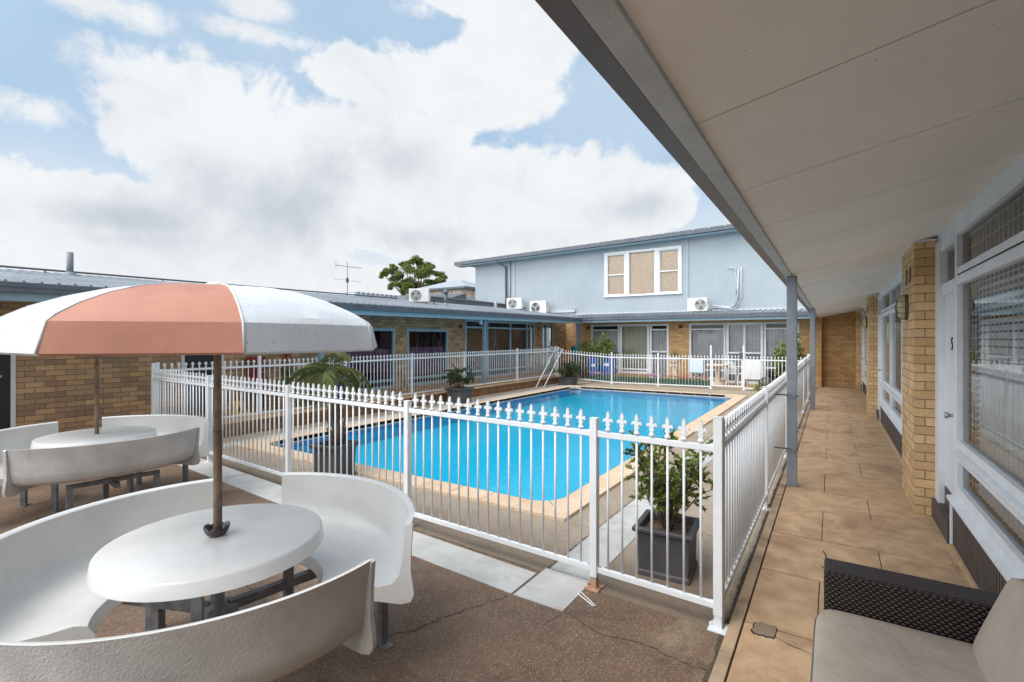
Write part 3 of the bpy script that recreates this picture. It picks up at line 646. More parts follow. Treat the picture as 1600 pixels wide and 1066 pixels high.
def door_x(x, y0, y1, z0, z1, mat, parent, knob_y, frame='frame_paint'):
    m = MB(); m.box(x-.06, x+.02, y0, y0+.05, z0, z1); m.box(x-.06, x+.02, y1-.05, y1, z0, z1); m.box(x-.06, x+.02, y0+.05, y1-.05, z1-.05, z1); fr = m.build('door_frame', frame, parent)
    m = MB(); m.box(x-.05, x-.01, y0+.052, y1-.052, z0, z1-.052)
    d = m.build('door', mat, parent, bev=.003)
    m = MB(); m.tube([(x-.01, knob_y, 1.0+z0-.1), (x+.05, knob_y, 1.0+z0-.1)], .012, 8); m.tube([(x+.05, knob_y, .9+z0), (x+.06, knob_y, .9+z0), (x+.075, knob_y, .9+z0)], [.028, .03, .015], 10); m.build('handle', 'steel', d)
door_x(LX, 1.1, 2.02, .21, 1.95, 'door_dark', lw, 1.85)
door_x(LX, 4.2, 4.95, .21, 1.95, 'door_dark', lw, 4.35)
m = MB(); m.box(LX-.01, LX+.004, 12.2, 12.36, 1.98, 2.1); m.build('vent_brick', 'vent_clay', lw)
m = MB(); m.box(LX-.01, LX+.004, 17.2, 17.34, 2.0, 2.12); m.build('vent_brick', 'vent_clay', lw)
# eave
y0, y1 = -6, 18.62
def lb(m, x0, x1, za, zb, ya=y0, yb=y1):
    """box following the slight rise of the eave"""
    m.add([(x, y, z+dzl(y)) for z in (za, zb) for y in (ya, yb) for x in (x0, x1)], [(0, 2, 3, 1), (4, 5, 7, 6), (0, 1, 5, 4), (2, 6, 7, 3), (0, 4, 6, 2), (1, 3, 7, 5)])
m = MB(); lb(m, -8.86, -8.76, 2.13, 2.25); m.build('fascia', 'trim_blue', lw, bev=.003)
m = MB(); lb(m, -8.76, -8.66, 2.235, 2.35); lb(m, -8.665, -8.65, 2.30, 2.365); m.build('gutter', 'gutter_grey', lw, bev=.006)
m = MB(); lb(m, -10.0, -8.86, 2.21, 2.225); m.build('soffit', 'trim_blue', lw)
m = MB()
def rz(x, y): return 2.37+.132*(-8.68-x)+dzl(y)
def rq(m, xa, xb, ya, yb, off=0, th=.03):
    stretch_quad(m, (xb, ya, rz(xb, ya)+off), (xa, ya, rz(xa, ya)+off), (xa, yb, rz(xa, yb)+off), (xb, yb, rz(xb, yb)+off), th)
rq(m, -8.68, -13, y0, 18.6)
stretch_quad(m, (-13, 18.6, rz(-13, 18.6)), (-10.2, 18.6, rz(-10.2, 18.6)), (-10.2, 20.45, rz(-10.2, 20.45)), (-13, 20.45, rz(-13, 20.45)), .03)
y = y0
while y < 18.5:
    rq(m, -8.68, -13, y, y+.03, .022, .022); y += .17
stretch_quad(m, (-17, y0, 2.3), (-13, y0, rz(-13, y0)), (-13, 20.4, rz(-13, 20.4)), (-17, 20.4, 2.3), .03)
m.build('roof', 'roof_metal', lw)
m = MB(); m.tube([(-12.8, y0, rz(-12.8, y0)+.06), (-12.8, 12.2, rz(-12.8, 12.2)+.06)], .02, 8)
for q in range(-5, 12, 2): m.tube([(-12.8, q, rz(-12.8, q)-.03), (-12.8, q, rz(-12.8, q)+.06)], .012, 6)
tag(m.build('conduit', 'gutter_grey'), 'thin dark pipe on short stands running along the left roof ridge', 'pipe')
for (y_, x_) in ((-.64, -8.93), (6.36, -8.93), (12.1, -8.93)):
    m = MB(); m.box(x_-.05, x_+.05, y_-.05, y_+.05, .22, 2.129+dzl(y_)); m.build('verandah_post', 'post_blue', lw, bev=.004)
m = MB(); m.box(-8.96, -8.84, 18.62, 18.74, -.05, 2.3); m.build('verandah_post', 'post_blue', lw, bev=.004)
m = MB(); m.box(-8.86, -8.80, 11.75, 11.85, 2.07, 2.2); m.build('floodlight', 'trim_blue', lw, bev=.01)

# ================================================================ far wing with upper storey
fw = thing('motel_building', 'two storey far building with pale blue upper cladding over brick ground floor', 'building', (-5, 20, 0))
FY = 19.7
opsf = [(-8.75, -7.47, .1, 2.24), (-7.47, -6.2, .2, 2.24), (-6.2, -5.43, .0, 2.24), (-4.64, -3.32, .1, 2.24), (-3.32, -2.06, .0, 2.24), (-2.06, -.95, .1, 2.24)]
wall_open('brick_tan', ('y', FY), -10.1, -.38, -.05, 2.42, opsf, .12, fw)
m = MB(); m.box(-.38, 1.4, 20.1, 20.25, -.05, 2.75); m.box(-.38, -.3, 19.6, 20.1, -.05, 2.42); m.build('wall', 'brick_tan', fw)
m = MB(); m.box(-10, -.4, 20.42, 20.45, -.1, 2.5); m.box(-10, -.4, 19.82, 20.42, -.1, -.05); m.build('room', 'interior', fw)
m = MB(); m.box(-8.8, -.4, 18.2, 19.7, -.2, -.0); m.box(-10.1, -8.8, 18.6, 19.7, -.2, 0.01)
struct(m.build('patio', 'slab'))
def frame_y(y, x0, x1, z0, z1, divs, zr, mat, parent, w=.06, d=.07, curtain=None, kind='fold', name='window', cz=None):
    m = MB()
    m.box(x0, x0+w, y-.012, y+d, z0, z1); m.box(x1-w, x1, y-.012, y+d, z0, z1); m.box(x0+w, x1-w, y-.012, y+d, z1-w, z1); m.box(x0+w, x1-w, y-.014, y+d, z0, z0+w)
    for q in divs: m.box(q-w*.45, q+w*.45, y-.010, y+d, z0+w, z1-w)
    for q in zr: m.box(x0+w, x1-w, y-.008, y+d, q-w*.4, q+w*.4)
    fr = m.build(name, mat, parent, bev=.004)
    m = MB(); m.add([(x0+w/2, y+.03, z0+w/2), (x1-w/2, y+.03, z0+w/2), (x1-w/2, y+.03, z1-w/2), (x0+w/2, y+.03, z1-w/2)], [(0, 1, 2, 3)]); m.build('pane', 'glass', fr, recalc=False)
    if curtain: drape('y', y+.13, x0+.03, x1-.03, cz[0] if cz else z0+.05, cz[1] if cz else z1-.03, curtain, fr, kind)
    return fr
frame_y(FY, -8.75, -7.48, .1, 2.24, [], [.45, 2.0], 'frame_paint', fw, .07, curtain='curtain_grey', cz=(.1, 1.95))
frame_y(FY, -7.46, -6.21, .2, 2.24, [], [.38], 'frame_paint', fw, .09, curtain='curtain_cream', kind='fold')
frame_y(FY, -6.19, -5.43, 0, 2.24, [], [1.12, 2.0], 'frame_paint', fw, .08, curtain='curtain_grey', name='door_frame', cz=(.05, 1.95))
frame_y(FY, -4.64, -3.33, .1, 2.24, [], [.45, 2.0], 'frame_paint', fw, .07, curtain='curtain_grey', cz=(.1, 1.96))
frame_y(FY, -3.31, -2.07, 0, 2.24, [-2.69], [1.12], 'frame_paint', fw, .09, curtain='curtain_grey', name='door_frame')
frame_y(FY, -2.05, -.95, .1, 2.24, [], [.6, 2.0], 'frame_paint', fw, .07, curtain='curtain_grey', cz=(.5, 1.96))
for q in (-8.98, -5.05):
    m = MB(); m.box(q, q+.15, FY-.004, FY+.01, 2.05, 2.18); m.build('vent_brick', 'vent_clay', fw)
# lower roof, eave
m = MB(); m.box(-8.8, -.46, 18.66, 18.74, 2.30, 2.41); m.build('fascia', 'trim_blue', fw, bev=.003)
m = MB(); m.box(-8.76, -.54, 18.55, 18.655, 2.40, 2.53); m.box(-8.76, -.54, 18.54, 18.555, 2.48, 2.545); m.build('gutter', 'gutter_grey', fw, bev=.006)
m = MB(); m.box(-8.8, -.38, 18.74, 19.7, 2.36, 2.375); m.build('soffit', 'trim_blue', fw)
m = MB()
def fz(y): return 2.54+.095*(y-18.58)
stretch_quad(m, (-9.6, 18.58, fz(18.58)), (-.5, 18.58, fz(18.58)), (-.5, 20.5, fz(20.5)), (-9.6, 20.5, fz(20.5)), .02)
x = -9.5
while x < -.6: stretch_quad(m, (x, 18.58, fz(18.58)+.03), (x+.07, 18.58, fz(18.58)+.03), (x+.07, 20.5, fz(20.5)+.03), (x, 20.5, fz(20.5)+.03), .03); x += .19
m.build('lower_roof', 'roof_metal', fw)
# upper storey body
UY = 20.5
def uz(x): return 5.62+(x+15.7)*.022
wops = [(-8.43, -5.16, 3.5, 5.42)]
m = MB()
def ub(x0, x1, z0, z1):
    m.add([(x, y, z) for (x, z) in ((x0, z0), (x1, z0), (x1, z1[1] if isinstance(z1, tuple) else z1), (x0, z1[0] if isinstance(z1, tuple) else z1)) for y in (UY, 27)],
          [(0, 2, 4, 6), (7, 5, 3, 1), (0, 1, 3, 2), (2, 3, 5, 4), (4, 5, 7, 6), (6, 7, 1, 0)])
ub(-15.7, -8.43, 2.3, (uz(-15.7), uz(-8.43))); ub(-5.16, 3, 2.3, (uz(-5.16), uz(3)))
ub(-8.43, -5.16, 2.3, 3.55); ub(-8.43, -5.16, 5.4, (uz(-8.43), uz(-5.16)))
up = m.build('upper_wall', 'clad_blue', fw)
m = MB()
x = -15.6
while x < 2.9:
    zt = uz(x)-.12
    if -8.5 < x < -5.1: m.box(x, x+.006, UY-.003, UY+.001, 2.7, 3.5)
    else: m.box(x, x+.006, UY-.003, UY+.001, 2.6, zt)
    x += .3
m.build('cladding_groove', 'trim_blue', up)
m = MB(); m.box(-4.98, -4.86, UY-.03, UY, 2.72, uz(-4.9)-.1); m.box(-13.32, -13.2, UY-.03, UY, 3.1, uz(-13)-.1); m.build('cover_strip', 'clad_blue', fw)
m = MB()
for a, b in ((-16.65, 3.2),):
    za, zb = uz(a), uz(b)
    m.add([(a, UY-.42, za-.16), (b, UY-.42, zb-.16), (b, UY+.02, zb-.16), (a, UY+.02, za-.16), (a, UY-.42, za-.12), (b, UY-.42, zb-.12), (b, UY+.02, zb-.12), (a, UY+.02, za-.12)],
          [(3, 2, 1, 0), (4, 5, 6, 7), (0, 1, 5, 4), (1, 2, 6, 5), (2, 3, 7, 6), (3, 0, 4, 7)])
m.build('soffit', 'trim_blue', fw)
m = MB(); a, b = -16.72, 3.2
m.bar((a, UY-.46, uz(a)-.03), (b, UY-.46, uz(b)-.03), .09, .15); m.build('gutter', 'gutter_grey', fw, bev=.01)
m = MB(); stretch_quad(m, (a, UY-.44, uz(a)+.05), (b, UY-.44, uz(b)+.05), (b, 27.5, uz(b)+.35), (a, 27.5, uz(a)+.35), .1)
x = a
while x < b: stretch_quad(m, (x, UY-.5, uz(x)+.075), (x+.5, UY-.5, uz(x+.5)+.075), (x+.5, 27.4, uz(x+.5)+.38), (x, 27.4, uz(x)+.38), .04); x += .58
m.build('roof', 'roof_dark', fw)
# upper window: sash, fixed, sash
m = MB(); W0, W1, Z0, Z1 = -8.43, -5.16, 3.5, 5.42
m.box(W0-.04, W1+.04, UY-.05, UY+.06, Z1-.08, Z1+.02); m.box(W0-.06, W1+.06, UY-.07, UY+.06, Z0-.03, Z0+.05)
for a, b in ((W0-.04, W0+.08), (-7.53, -7.33), (-6.24, -6.04), (W1-.08, W1+.04)): m.box(a, b, UY-.048, UY+.06, Z0+.05, Z1-.08)
fr = m.build('window', 'white_paint', fw, bev=.006)
for (a, b) in ((W0+.08, -7.53), (-6.04, W1-.08)):
    m = MB(); m.box(a, a+.04, UY-.02, UY+.04, Z0+.05, Z1-.08); m.box(b-.04, b, UY-.02, UY+.04, Z0+.05, Z1-.08)
    for z in (Z0+.05, 4.42, Z1-.12): m.box(a+.04, b-.04, UY-.02, UY+.04, z, z+.045)
    m.build('sash', 'white_paint', fr, bev=.003)
m = MB(); m.add([(W0, UY+.045, Z0), (W1, UY+.045, Z0), (W1, UY+.045, Z1), (W0, UY+.045, Z1)], [(0, 1, 2, 3)]); m.build('pane', 'glass', fr, recalc=False)
m = MB(); z = Z0
rnd = random.Random(3)
while z < Z1: m.box(W0, W1, UY+.07+rnd.uniform(0, .004), UY+.08, z, z+.035); z += .037
m.build('blind', 'blind_straw', fr)
m = MB(); m.box(W0-.1, W1+.1, UY+.2, UY+.3, Z0-.1, Z1+.1); m.build('room', 'interior', fw)
# downpipe at the upper left, conduits
m = MB(); m.tube([(-14.0, UY-.42, uz(-14)-.1), (-14.0, UY-.35, uz(-14)-.22), (-13.72, UY-.08, uz(-14)-.42), (-13.70, UY-.07, 3.0)], .045, 10); m.build('downpipe', 'gutter_grey', fw)
m = MB(); m.tube([(-13.5, UY-.05, uz(-14)-.15), (-13.5, UY-.05, 3.0)], .035, 8); m.build('downpipe', 'clad_blue', fw)
m = MB()
m.tube([(-3.95, UY-.05, 2.95), (-3.3, UY-.05, 2.85), (-3.1, UY-.05, 2.95), (-3.02, UY-.05, 3.2), (-3.0, UY-.05, 4.3)], .03, 8)
m.tube([(-3.95, UY-.09, 2.88), (-3.2, UY-.09, 2.80), (-2.98, UY-.09, 2.9), (-2.9, UY-.09, 3.2), (-2.9, UY-.09, 4.4)], .022, 8)
m.tube([(-3.1, UY-.05, 3.4), (-3.02, UY-.05, 3.7), (-3.1, UY-.05, 4.1), (-3.12, UY-.05, 4.35), (-3.4, UY-.05, 4.42)], .02, 8); m.build('pipework', 'pale_wall', fw)
m = MB(); m.tube([(-11.0, UY-.05, 3.0), (-10.3, UY-.05, 3.05), (-9.9, UY-.05, 3.05), (-9.9, UY-.05, 2.8)], .02, 8); m.tube([(-13.0, UY-.1, 3.1), (-11.7, UY-.2, 2.95)], .015, 6)
m.build('pipework', 'pale_wall', fw)
m = MB(); m.box(-15.7, -9.9, UY-.06, UY-.004, 2.86, 3.0); m.box(-9.9, 0, UY-.05, UY-.004, 2.72, 2.78); m.build('flashing', 'pale_wall', fw)

# ================================================================ objects on the roofs
def ac_unit(loc, rotz, label, fan='ac_dark', wd=.78, ht=.54, fx=-.1):
    """front faces -Y in local space"""
    t = thing('air_conditioner', label, 'air conditioner', (0, 0, 0), 'outdoor air conditioning units')
    m = MB(); m.box(-wd/2, wd/2, -.14, .14, .05, .05+ht); m.build('casing', 'ac_white', t, bev=.015)
    cz = .05+ht*.5; rr = ht*.41
    m = MB(); m.lathe([(rr, 0), (rr, .012), (rr*.93, .012)], (0, 0, 0), 28); n = len(m.v)
    m.v = [(fx+v[0], -.141-v[2], cz+v[1]) for v in m.v]; m.build('fan_ring', 'ac_white' if fan == 'ac_dark' else 'grille_grey', t)
    m = MB(); m.lathe([(0, .003), (rr*.93, .003)], (0, 0, 0), 28); m.v = [(fx+v[0], -.141-v[2], cz+v[1]) for v in m.v]; m.build('fan_recess', fan, t)
    m = MB()
    for k in range(1, 7):
        q = rr*k/7; m.tube([(fx+q*math.cos(R(a)), -.151, cz+q*math.sin(R(a))) for a in range(0, 361, 20)], .0025, 5, cap=False)
    for k in range(8): a = R(k*45); m.tube([(fx, -.152, cz), (fx+rr*math.cos(a), -.152, cz+rr*math.sin(a))], .0025, 5)
    m.tube([(fx, -.148, cz), (fx, -.156, cz)], rr*.2, 14)
    m.build('fan_grille', 'grille_grey', t)
    m = MB()
    for k in range(3):
        a = R(k*120+20); b = a+.7
        m.add([(fx+.02*math.cos(a), -.146, cz+.02*math.sin(a)), (fx+rr*.85*math.cos(a), -.146, cz+rr*.85*math.sin(a)), (fx+rr*.85*math.cos(b), -.1475, cz+rr*.85*math.sin(b))], [(0, 1, 2)])
    m.build('fan_blade', 'grille_grey' if fan == 'ac_dark' else 'ac_dark', t, recalc=False)
    for q in (-wd*.32, wd*.32):
        m = MB(); m.box(q-.03, q+.03, -.17, .17, 0, .05); m.build('foot', 'galv', t)
    m = MB(); m.box(wd/2, wd/2+.035, -.08, .10, .1, .32); m.build('valve_cover', 'ac_white', t, bev=.01)
    m = MB(); m.tube([(wd/2+.02, .0, .14), (wd/2+.12, .02, .10), (wd/2+.16, .08, .0), (wd/2+.3, .2, -.03)], .015, 8); m.build('pipe', 'ac_dark', t)
    t.location = loc; t.rotation_euler = (0, 0, rotz); return t
ac_unit((-11.3, 11.75, rz(-11.3, 11.7)-.01), R(38), 'white outdoor unit alone on the left roof, beside the vent pipe', 'grille_grey', .64, .43)
ac_unit((-12.9, 20.0, 3.02), R(14), 'white outdoor unit with grey grille, left of the pair on the blue upper wall', 'grille_grey', fx=-.08)
ac_unit((-11.55, 20.0, 2.76), R(4), 'white outdoor unit with black fan, right of the pair on the blue upper wall', 'ac_dark', .85, .6, -.12)
ac_unit((-4.4, 20.05, 2.66), R(0), 'white outdoor unit below the blue wall, right of the upstairs window', 'grille_grey', .74, .52, .12)
# vent pipe with cap
t = thing('vent_pipe', 'short grey vent pipe with a cap on the left roof', 'vent pipe', (-11.2, 12.95, rz(-11.2, 12.95)))
b = Vector(t.location)
m = MB(); m.tube([b-Vector((0, 0, .05)), b+Vector((0, 0, .42))], .06, 12); m.build('pipe', 'gutter_grey', t)
m = MB(); m.lathe([(.0, .42), (.11, .43), (.12, .46), (.08, .49), (.08, .54), (.0, .56)], b, 14); m.build('cap', 'gutter_grey', t)
m = MB(); m.lathe([(.10, -.02), (.09, .05), (.065, .08)], b, 14); m.build('flashing', 'roof_metal', t)
t = thing('flue', 'plain dark flue pipe rising from the far left roof', 'flue', (-12.3, 3.24, rz(-12.3, 3.24)))
b = Vector(t.location); m = MB(); m.tube([b-Vector((0, 0, .05)), b+Vector((0, 0, .45))], .055, 12); m.build('pipe', 'post_grey', t)
m = MB(); m.lathe([(.10, -.02), (.09, .05), (.06, .07)], b, 12); m.build('flashing', 'roof_metal', t)
# antenna
b = Vector((-12.6, 9.93, rz(-12.6, 9.93)))
t = thing('tv_antenna', 'thin television antenna mast on the left roof ridge', 'antenna', b)
m = MB(); m.tube([b, b+Vector((0, 0, 1.08))], .010, 8); m.build('mast', 'galv', t)
m = MB(); dx = Vector((.8, .6, -.12)).normalized()*.7; c = b+Vector((0, 0, .93)); m.tube([c-dx*.5, c+dx*.62], .009, 6)
for k in range(9):
    q = c+dx*(-.48+k*.13); n_ = Vector((-.6, .8, 0))*(.13-.008*k); m.tube([q-n_, q+n_], .004, 5)
m.tube([c-dx*.5-Vector((0, 0, .08)), c-dx*.5+Vector((0, 0, .14))], .006, 6); m.build('boom', 'galv', t)
m = MB(); c = b+Vector((0, 0, .5)); m.box(c.x-.03, c.x+.03, c.y-.03, c.y+.03, c.z-.07, c.z+.07); m.build('amplifier', 'ac_dark', t)
m = MB(); m.tube([c-dx*.6, c+dx*.6], .005, 6)
for k in (-3, -2, 2, 3): q = c+dx*k*.19; m.tube([q-Vector((-.06, .08, 0)), q+Vector((-.06, .08, 0))], .003, 5)
m.build('lower_boom', 'galv', t)
# rooftop plant box and dark parapet beyond the ridge
t = thing('rooftop_box', 'long pale metal box standing just beyond the left roof ridge', 'roof plant', (-15, 12.8, 2.6))
m = MB(); m.box(-15.8, -14.8, 12.0, 14.2, 2.4, 3.34); m.build('casing', 'pale_wall', t, bev=.02)
m = MB()
for k in range(9): m.box(-15.8, -14.75, 12.1+k*.23, 12.2+k*.23, 3.341, 3.39)
m.build('louvre', 'roof_metal', t)
t = thing('parapet', 'low dark grey parapet between the left roof ridge and the blue upper wall', 'parapet', (-13.6, 17, 2.4))
m = MB(); m.box(-13.75, -13.55, 13.6, 20.3, 2.3, 3.33); m.build('panel', 'roof_dark', t)
m = MB(); m.box(-13.8, -13.5, 13.6, 20.3, 3.331, 3.37); m.build('capping', 'roof_metal', t)
m = MB(); m.box(-13.54, -13.40, 19.1, 19.2, 2.9, 3.40); m.build('stanchion', 'pale_wall', t)
t = thing('lean_to_roof', 'small dark skillion roof rising behind the left ridge, under the tree', 'roof', (-18, 17, 0))
m = MB(); m.add([(-20, 15.5, 3.3), (-15.5, 17.3, 3.35), (-15.5, 19.5, 3.95), (-20, 18, 3.9), (-20, 15.5, 0), (-15.5, 17.3, 0), (-15.5, 19.5, 0), (-20, 18, 0)], [(0, 1, 2, 3), (7, 6, 5, 4), (0, 4, 5, 1), (1, 5, 6, 2), (2, 6, 7, 3), (3, 7, 4, 0)]); m.build('roof', 'roof_dark', t)
# house with louvred roof lantern far behind
t = thing('house', 'distant house with a louvred lantern under a hipped grey metal roof', 'house', (-34.5, 42, 0))
def hip(m, x0, x1, y0, y1, z0, z1, rid=.35):
    cx, cy = (x0+x1)/2, (y0+y1)/2; k = (x1-x0)/2*rid*.3
    m.add([(x0, y0, z0), (x1, y0, z0), (x1, y1, z0), (x0, y1, z0), (cx-k, cy, z1), (cx+k, cy, z1)], [(0, 1, 5, 4), (1, 2, 5), (2, 3, 4, 5), (3, 0, 4), (3, 2, 1, 0)])
m = MB(); hip(m, -45, -27, 38, 52, 4.2, 6.6, 1.2); m.build('roof', 'cupola_roof', t)
m = MB(); m.box(-44, -28, 39, 51, 0, 4.19); m.build('wall', 'pale_wall', t)
ln = MB(); ln.box(-37.6, -32.0, 39.7, 45, 4.5, 6.9); ln = ln.build('lantern', 'pale_wall', t)
m = MB(); hip(m, -38.6, -31.0, 38.7, 46, 6.95, 8.2, .3); m.build('lantern_roof', 'cupola_roof', t)
m = MB(); m.box(-38.6, -31.0, 38.7, 46, 6.78, 6.949); m.build('fascia', 'gutter_grey', t)
m = MB()
for k in range(4): m.box(-37.5+k*1.38, -36.35+k*1.38, 39.66, 39.7, 6.02, 6.7)
for k in range(3): m.box(-32, -31.96, 39.9+k*1.5, 41.1+k*1.5, 6.02, 6.7)
m.build('louvre', 'blind_straw', ln)

# ================================================================ trees and plants
def leaf_cloud(m, centres, n, size, rnd, flat=.6, asp=.5, shell=.5):
    for _ in range(n):
        c, r = rnd.choice(centres); r = Vector(r) if hasattr(r, '__len__') else Vector((r, r, r))
        d = Vector((rnd.gauss(0, 1), rnd.gauss(0, 1), rnd.gauss(0, 1))).normalized()*(rnd.random()**shell)
        p = Vector(c)+Vector((d.x*r.x, d.y*r.y, d.z*r.z))
        leaf(m, p, size*rnd.uniform(.6, 1.3), rnd, asp, flat)
def leaf(m, p, s, rnd, asp=.5, flat=.6, ax=None):
    a = ax or Vector((rnd.gauss(0, 1), rnd.gauss(0, 1), rnd.gauss(0, flat))).normalized()
    b = a.cross(Vector((rnd.gauss(0, 1), rnd.gauss(0, 1), rnd.gauss(0, 1)))).normalized()*s*asp
    a = a*s; p = Vector(p)
    m.add([p-a, p-a*.2+b*.5, p+a, p-a*.2-b*.5], [(0, 1, 2, 3)])
rnd = random.Random(11)
TX, TY = -47.5, 48
t = thing('tree', 'spreading green tree behind the roofs, left of the house with the lantern', 'tree', (TX, TY, 0))
m = MB(); m.tube([(TX, TY, 0), (TX+.2, TY, 3.5), (TX+.6, TY, 6.2)], [.55, .45, .36], 10)
def V3(a, e, l): return Vector((math.cos(R(a))*math.cos(R(e))*l, math.sin(R(a))*math.cos(R(e))*l, math.sin(R(e))*l))
ctrs = []
for (du, dv, rr) in ((-49, -3, .42), (-42, -9, .5), (-36, 2, .55), (-30, -14, .5), (-22, -5, .7), (-14, -17, .6), (-6, -8, .75), (-2, -22, .55), (6, -24, .6), (13, -17, .6), (10, -3, .75), (18, -6, .7),
                     (28, -12, .5), (35, -5, .6), (41, 2, .55), (44, 9, .45), (34, 10, .55), (22, 8, .6), (-2, 8, .75), (-18, 8, .65), (-28, 13, .5), (-8, 18, .6), (8, 16, .65), (-2, 27, .6), (20, 22, .45), (-36, -6, .4), (2, 33, .6), (-14, 30, .5), (-52, 36, .5), (-58, 40, .4), (-40, 38, .45)):
    rg = (du+4)*66.2/765; dp = rnd.uniform(-1.6, 1.6); ctrs.append((Vector((TX+rg*.837-dp*.547, TY+rg*.547+dp*.837, 1.65+(529-432-dv)*66.2/765)), rr))
hub_ = Vector((TX+.6, TY, 6.2))
for c_, rr in ctrs:
    mid = hub_.lerp(c_, .5)+Vector((rnd.uniform(-.3, .3), rnd.uniform(-.3, .3), -.35 if c_.z > 8 else .1)); m.tube([hub_, hub_.lerp(mid, .5)+Vector((0, 0, .2)), mid, c_], [.17, .13, .08, .03], 6)
m.build('trunk', 'trunk', t)
m = MB(); cs = []
for c_, rr in ctrs:
    for _ in range(7): cs.append((c_+Vector((rnd.gauss(0, .55), rnd.gauss(0, .55), rnd.gauss(0, .32)))*rr*1.1, (rr*.85, rr*.85, rr*.62)))
leaf_cloud(m, cs, 60000, .105, rnd, .5, .8, .45)
m.build('crown', 'leaf_tree', t, recalc=False)
t = thing('tree', 'small green treetop just visible between the far house and the blue upper wall', 'tree', (-33.5, 50, 0))
m = MB(); m.tube([(-33.5, 50, 0), (-33.5, 50, 5)], [.3, .2], 8)
for a in range(0, 360, 60): m.tube([(-33.5, 50, 4.2), Vector((-33.5, 50, 4.4))+V3(a, 45, 1.8)], [.12, .05], 6)
m.build('trunk', 'trunk', t)
m = MB(); leaf_cloud(m, [((-33.5+rnd.uniform(-2, 2), 50+rnd.uniform(-2, 2), rnd.uniform(4.6, 6.7)), .8) for _ in range(14)], 3500, .16, rnd, .5, .8); m.build('crown', 'leaf_tree', t, recalc=False)

def square_pot(t, x, y, z, w0, w1, h, mat='pot', rot=0.0, rim=.04):
    """tapered square planter with rolled rim and plinth"""
    P = []; c, s_ = math.cos(rot), math.sin(rot)
    m = MB()
    prof = [(w0*1.05, 0), (w0*1.05, h*.09), (w0*1.0, h*.12), (w1*.95, h*.86), (w1*1.03, h*.88), (w1*1.12, h*.92), (w1*1.12, h*.98), (w1*1.08, h), (w1*.90, h), (w1*.86, h*.9), (w1*.84, h*.6)]
    for (r, zz) in prof:
        for (i, j) in ((-1, -1), (1, -1), (1, 1), (-1, 1)): P.append((x+(i*c-j*s_)*r/2, y+(i*s_+j*c)*r/2, z+zz))
    f = []
    for k in range(len(prof)-1):
        for i in range(4): j = (i+1) % 4; f.append((k*4+i, k*4+j, k*4+4+j, k*4+4+i))
    f.append((3, 2, 1, 0)); m.add(P, f); m.build('pot', mat, t, bev=.006, recalc=True)
    m = MB(); n = 9; vs = []
    rr = random.Random(int(x*100)); w = w1*.86
    for i in range(n):
        for j in range(n):
            a, b = (i/(n-1)-.5)*w, (j/(n-1)-.5)*w; vs.append((x+a*c-b*s_, y+a*s_+b*c, z+h*.84+rr.uniform(-.008, .012)))
    m.add(vs, [(i*n+j, (i+1)*n+j, (i+1)*n+j+1, i*n+j+1) for i in range(n-1) for j in range(n-1)]); m.build('soil', 'soil', t, recalc=False)
def shrub(t, base, lean, h, spread, nst, nleaf, lsize, mat, seed, asp=.45, stemr=.008, low=.15):
    r_ = random.Random(seed); m = MB(); tips = []
    base = Vector(base)
    for k in range(nst):
        a = r_.uniform(0, 6.28); rr = spread*math.sqrt(r_.random()); hh = h*r_.uniform(.55, 1)*(1-.35*(rr/spread)**2)
        top = base+Vector((math.cos(a)*rr, math.sin(a)*rr, hh))+Vector(lean)*hh
        p1 = base+(top-base)*.35+Vector((r_.uniform(-.03, .03), r_.uniform(-.03, .03), .03))
        p2 = base+(top-base)*.7+Vector((r_.uniform(-.04, .04), r_.uniform(-.04, .04), .03))
        m.tube([base+Vector((r_.uniform(-.02, .02), r_.uniform(-.02, .02), 0)), p1, p2, top], [stemr, stemr*.7, stemr*.5, stemr*.25], 5)
        for q in range(9):
            u = r_.uniform(low, 1); s0 = p1.lerp(p2, u) if u < .5 else p2.lerp(top, (u-.5)*2)
            e = s0+Vector((r_.gauss(0, 1), r_.gauss(0, 1), r_.gauss(.5, .7))).normalized()*spread*r_.uniform(.18, .42)
            m.tube([s0, e], [stemr*.35, stemr*.15], 4, cap=False); tips.append((s0, e))
    m.build('stem', 'stem', t)
    m = MB()
    for _ in range(nleaf):
        s0, e = r_.choice(tips); p = s0.lerp(e, r_.uniform(.15, 1.08))
        d = ((e-s0).normalized()+Vector((r_.gauss(0, .8), r_.gauss(0, .8), r_.gauss(.15, .6)))).normalized()
        leaf(m, p+d*lsize*.6, lsize*r_.uniform(.6, 1.2), r_, asp, ax=d)
    m.build('foliage', mat, t, recalc=False)
def potted(name, label, x, y, w0, w1, h, rot=0, z=DZ, cat='potted plant'):
    t = thing(name, label, cat, (x, y, z)); square_pot(t, x, y, z, w0, w1, h, rot=rot); return t
t = potted('potted_shrub', 'leafy yellow green box shrub in a square charcoal planter by the near fence corner', -1.0, 3.60, .34, .37, .345, R(4))
shrub(t, (-1.0, 3.60, .26), (.05, .05, 0), .86, .34, 32, 17000, .019, 'leaf_shrub', 5, .62, low=.02)
t = potted('potted_palm', 'drooping palm in a square charcoal planter behind the near fence', -5.08, 3.82, .33, .37, .41, R(10))
m = MB(); m.s = False
m.tube([(-5.05, 3.82, .28), (-5.04, 3.82, .5), (-5.08, 3.81, .75), (-5.17, 3.8, 1.22)], [.08, .06, .035, .022], 12)
rp = random.Random(4)
for k in range(40):
    a = rp.uniform(0, 6.28); z = rp.uniform(.34, .9); r0 = lerp(.10, .045, (z-.34)/.56)
    c = Vector((-5.05+math.cos(a)*r0, 3.82+math.sin(a)*r0, z)); m.bar(c, c+Vector((math.cos(a)*.03, math.sin(a)*.03, .07)), .03, .012)
m.build('trunk', 'trunk', t)
m = MB(); st = MB()
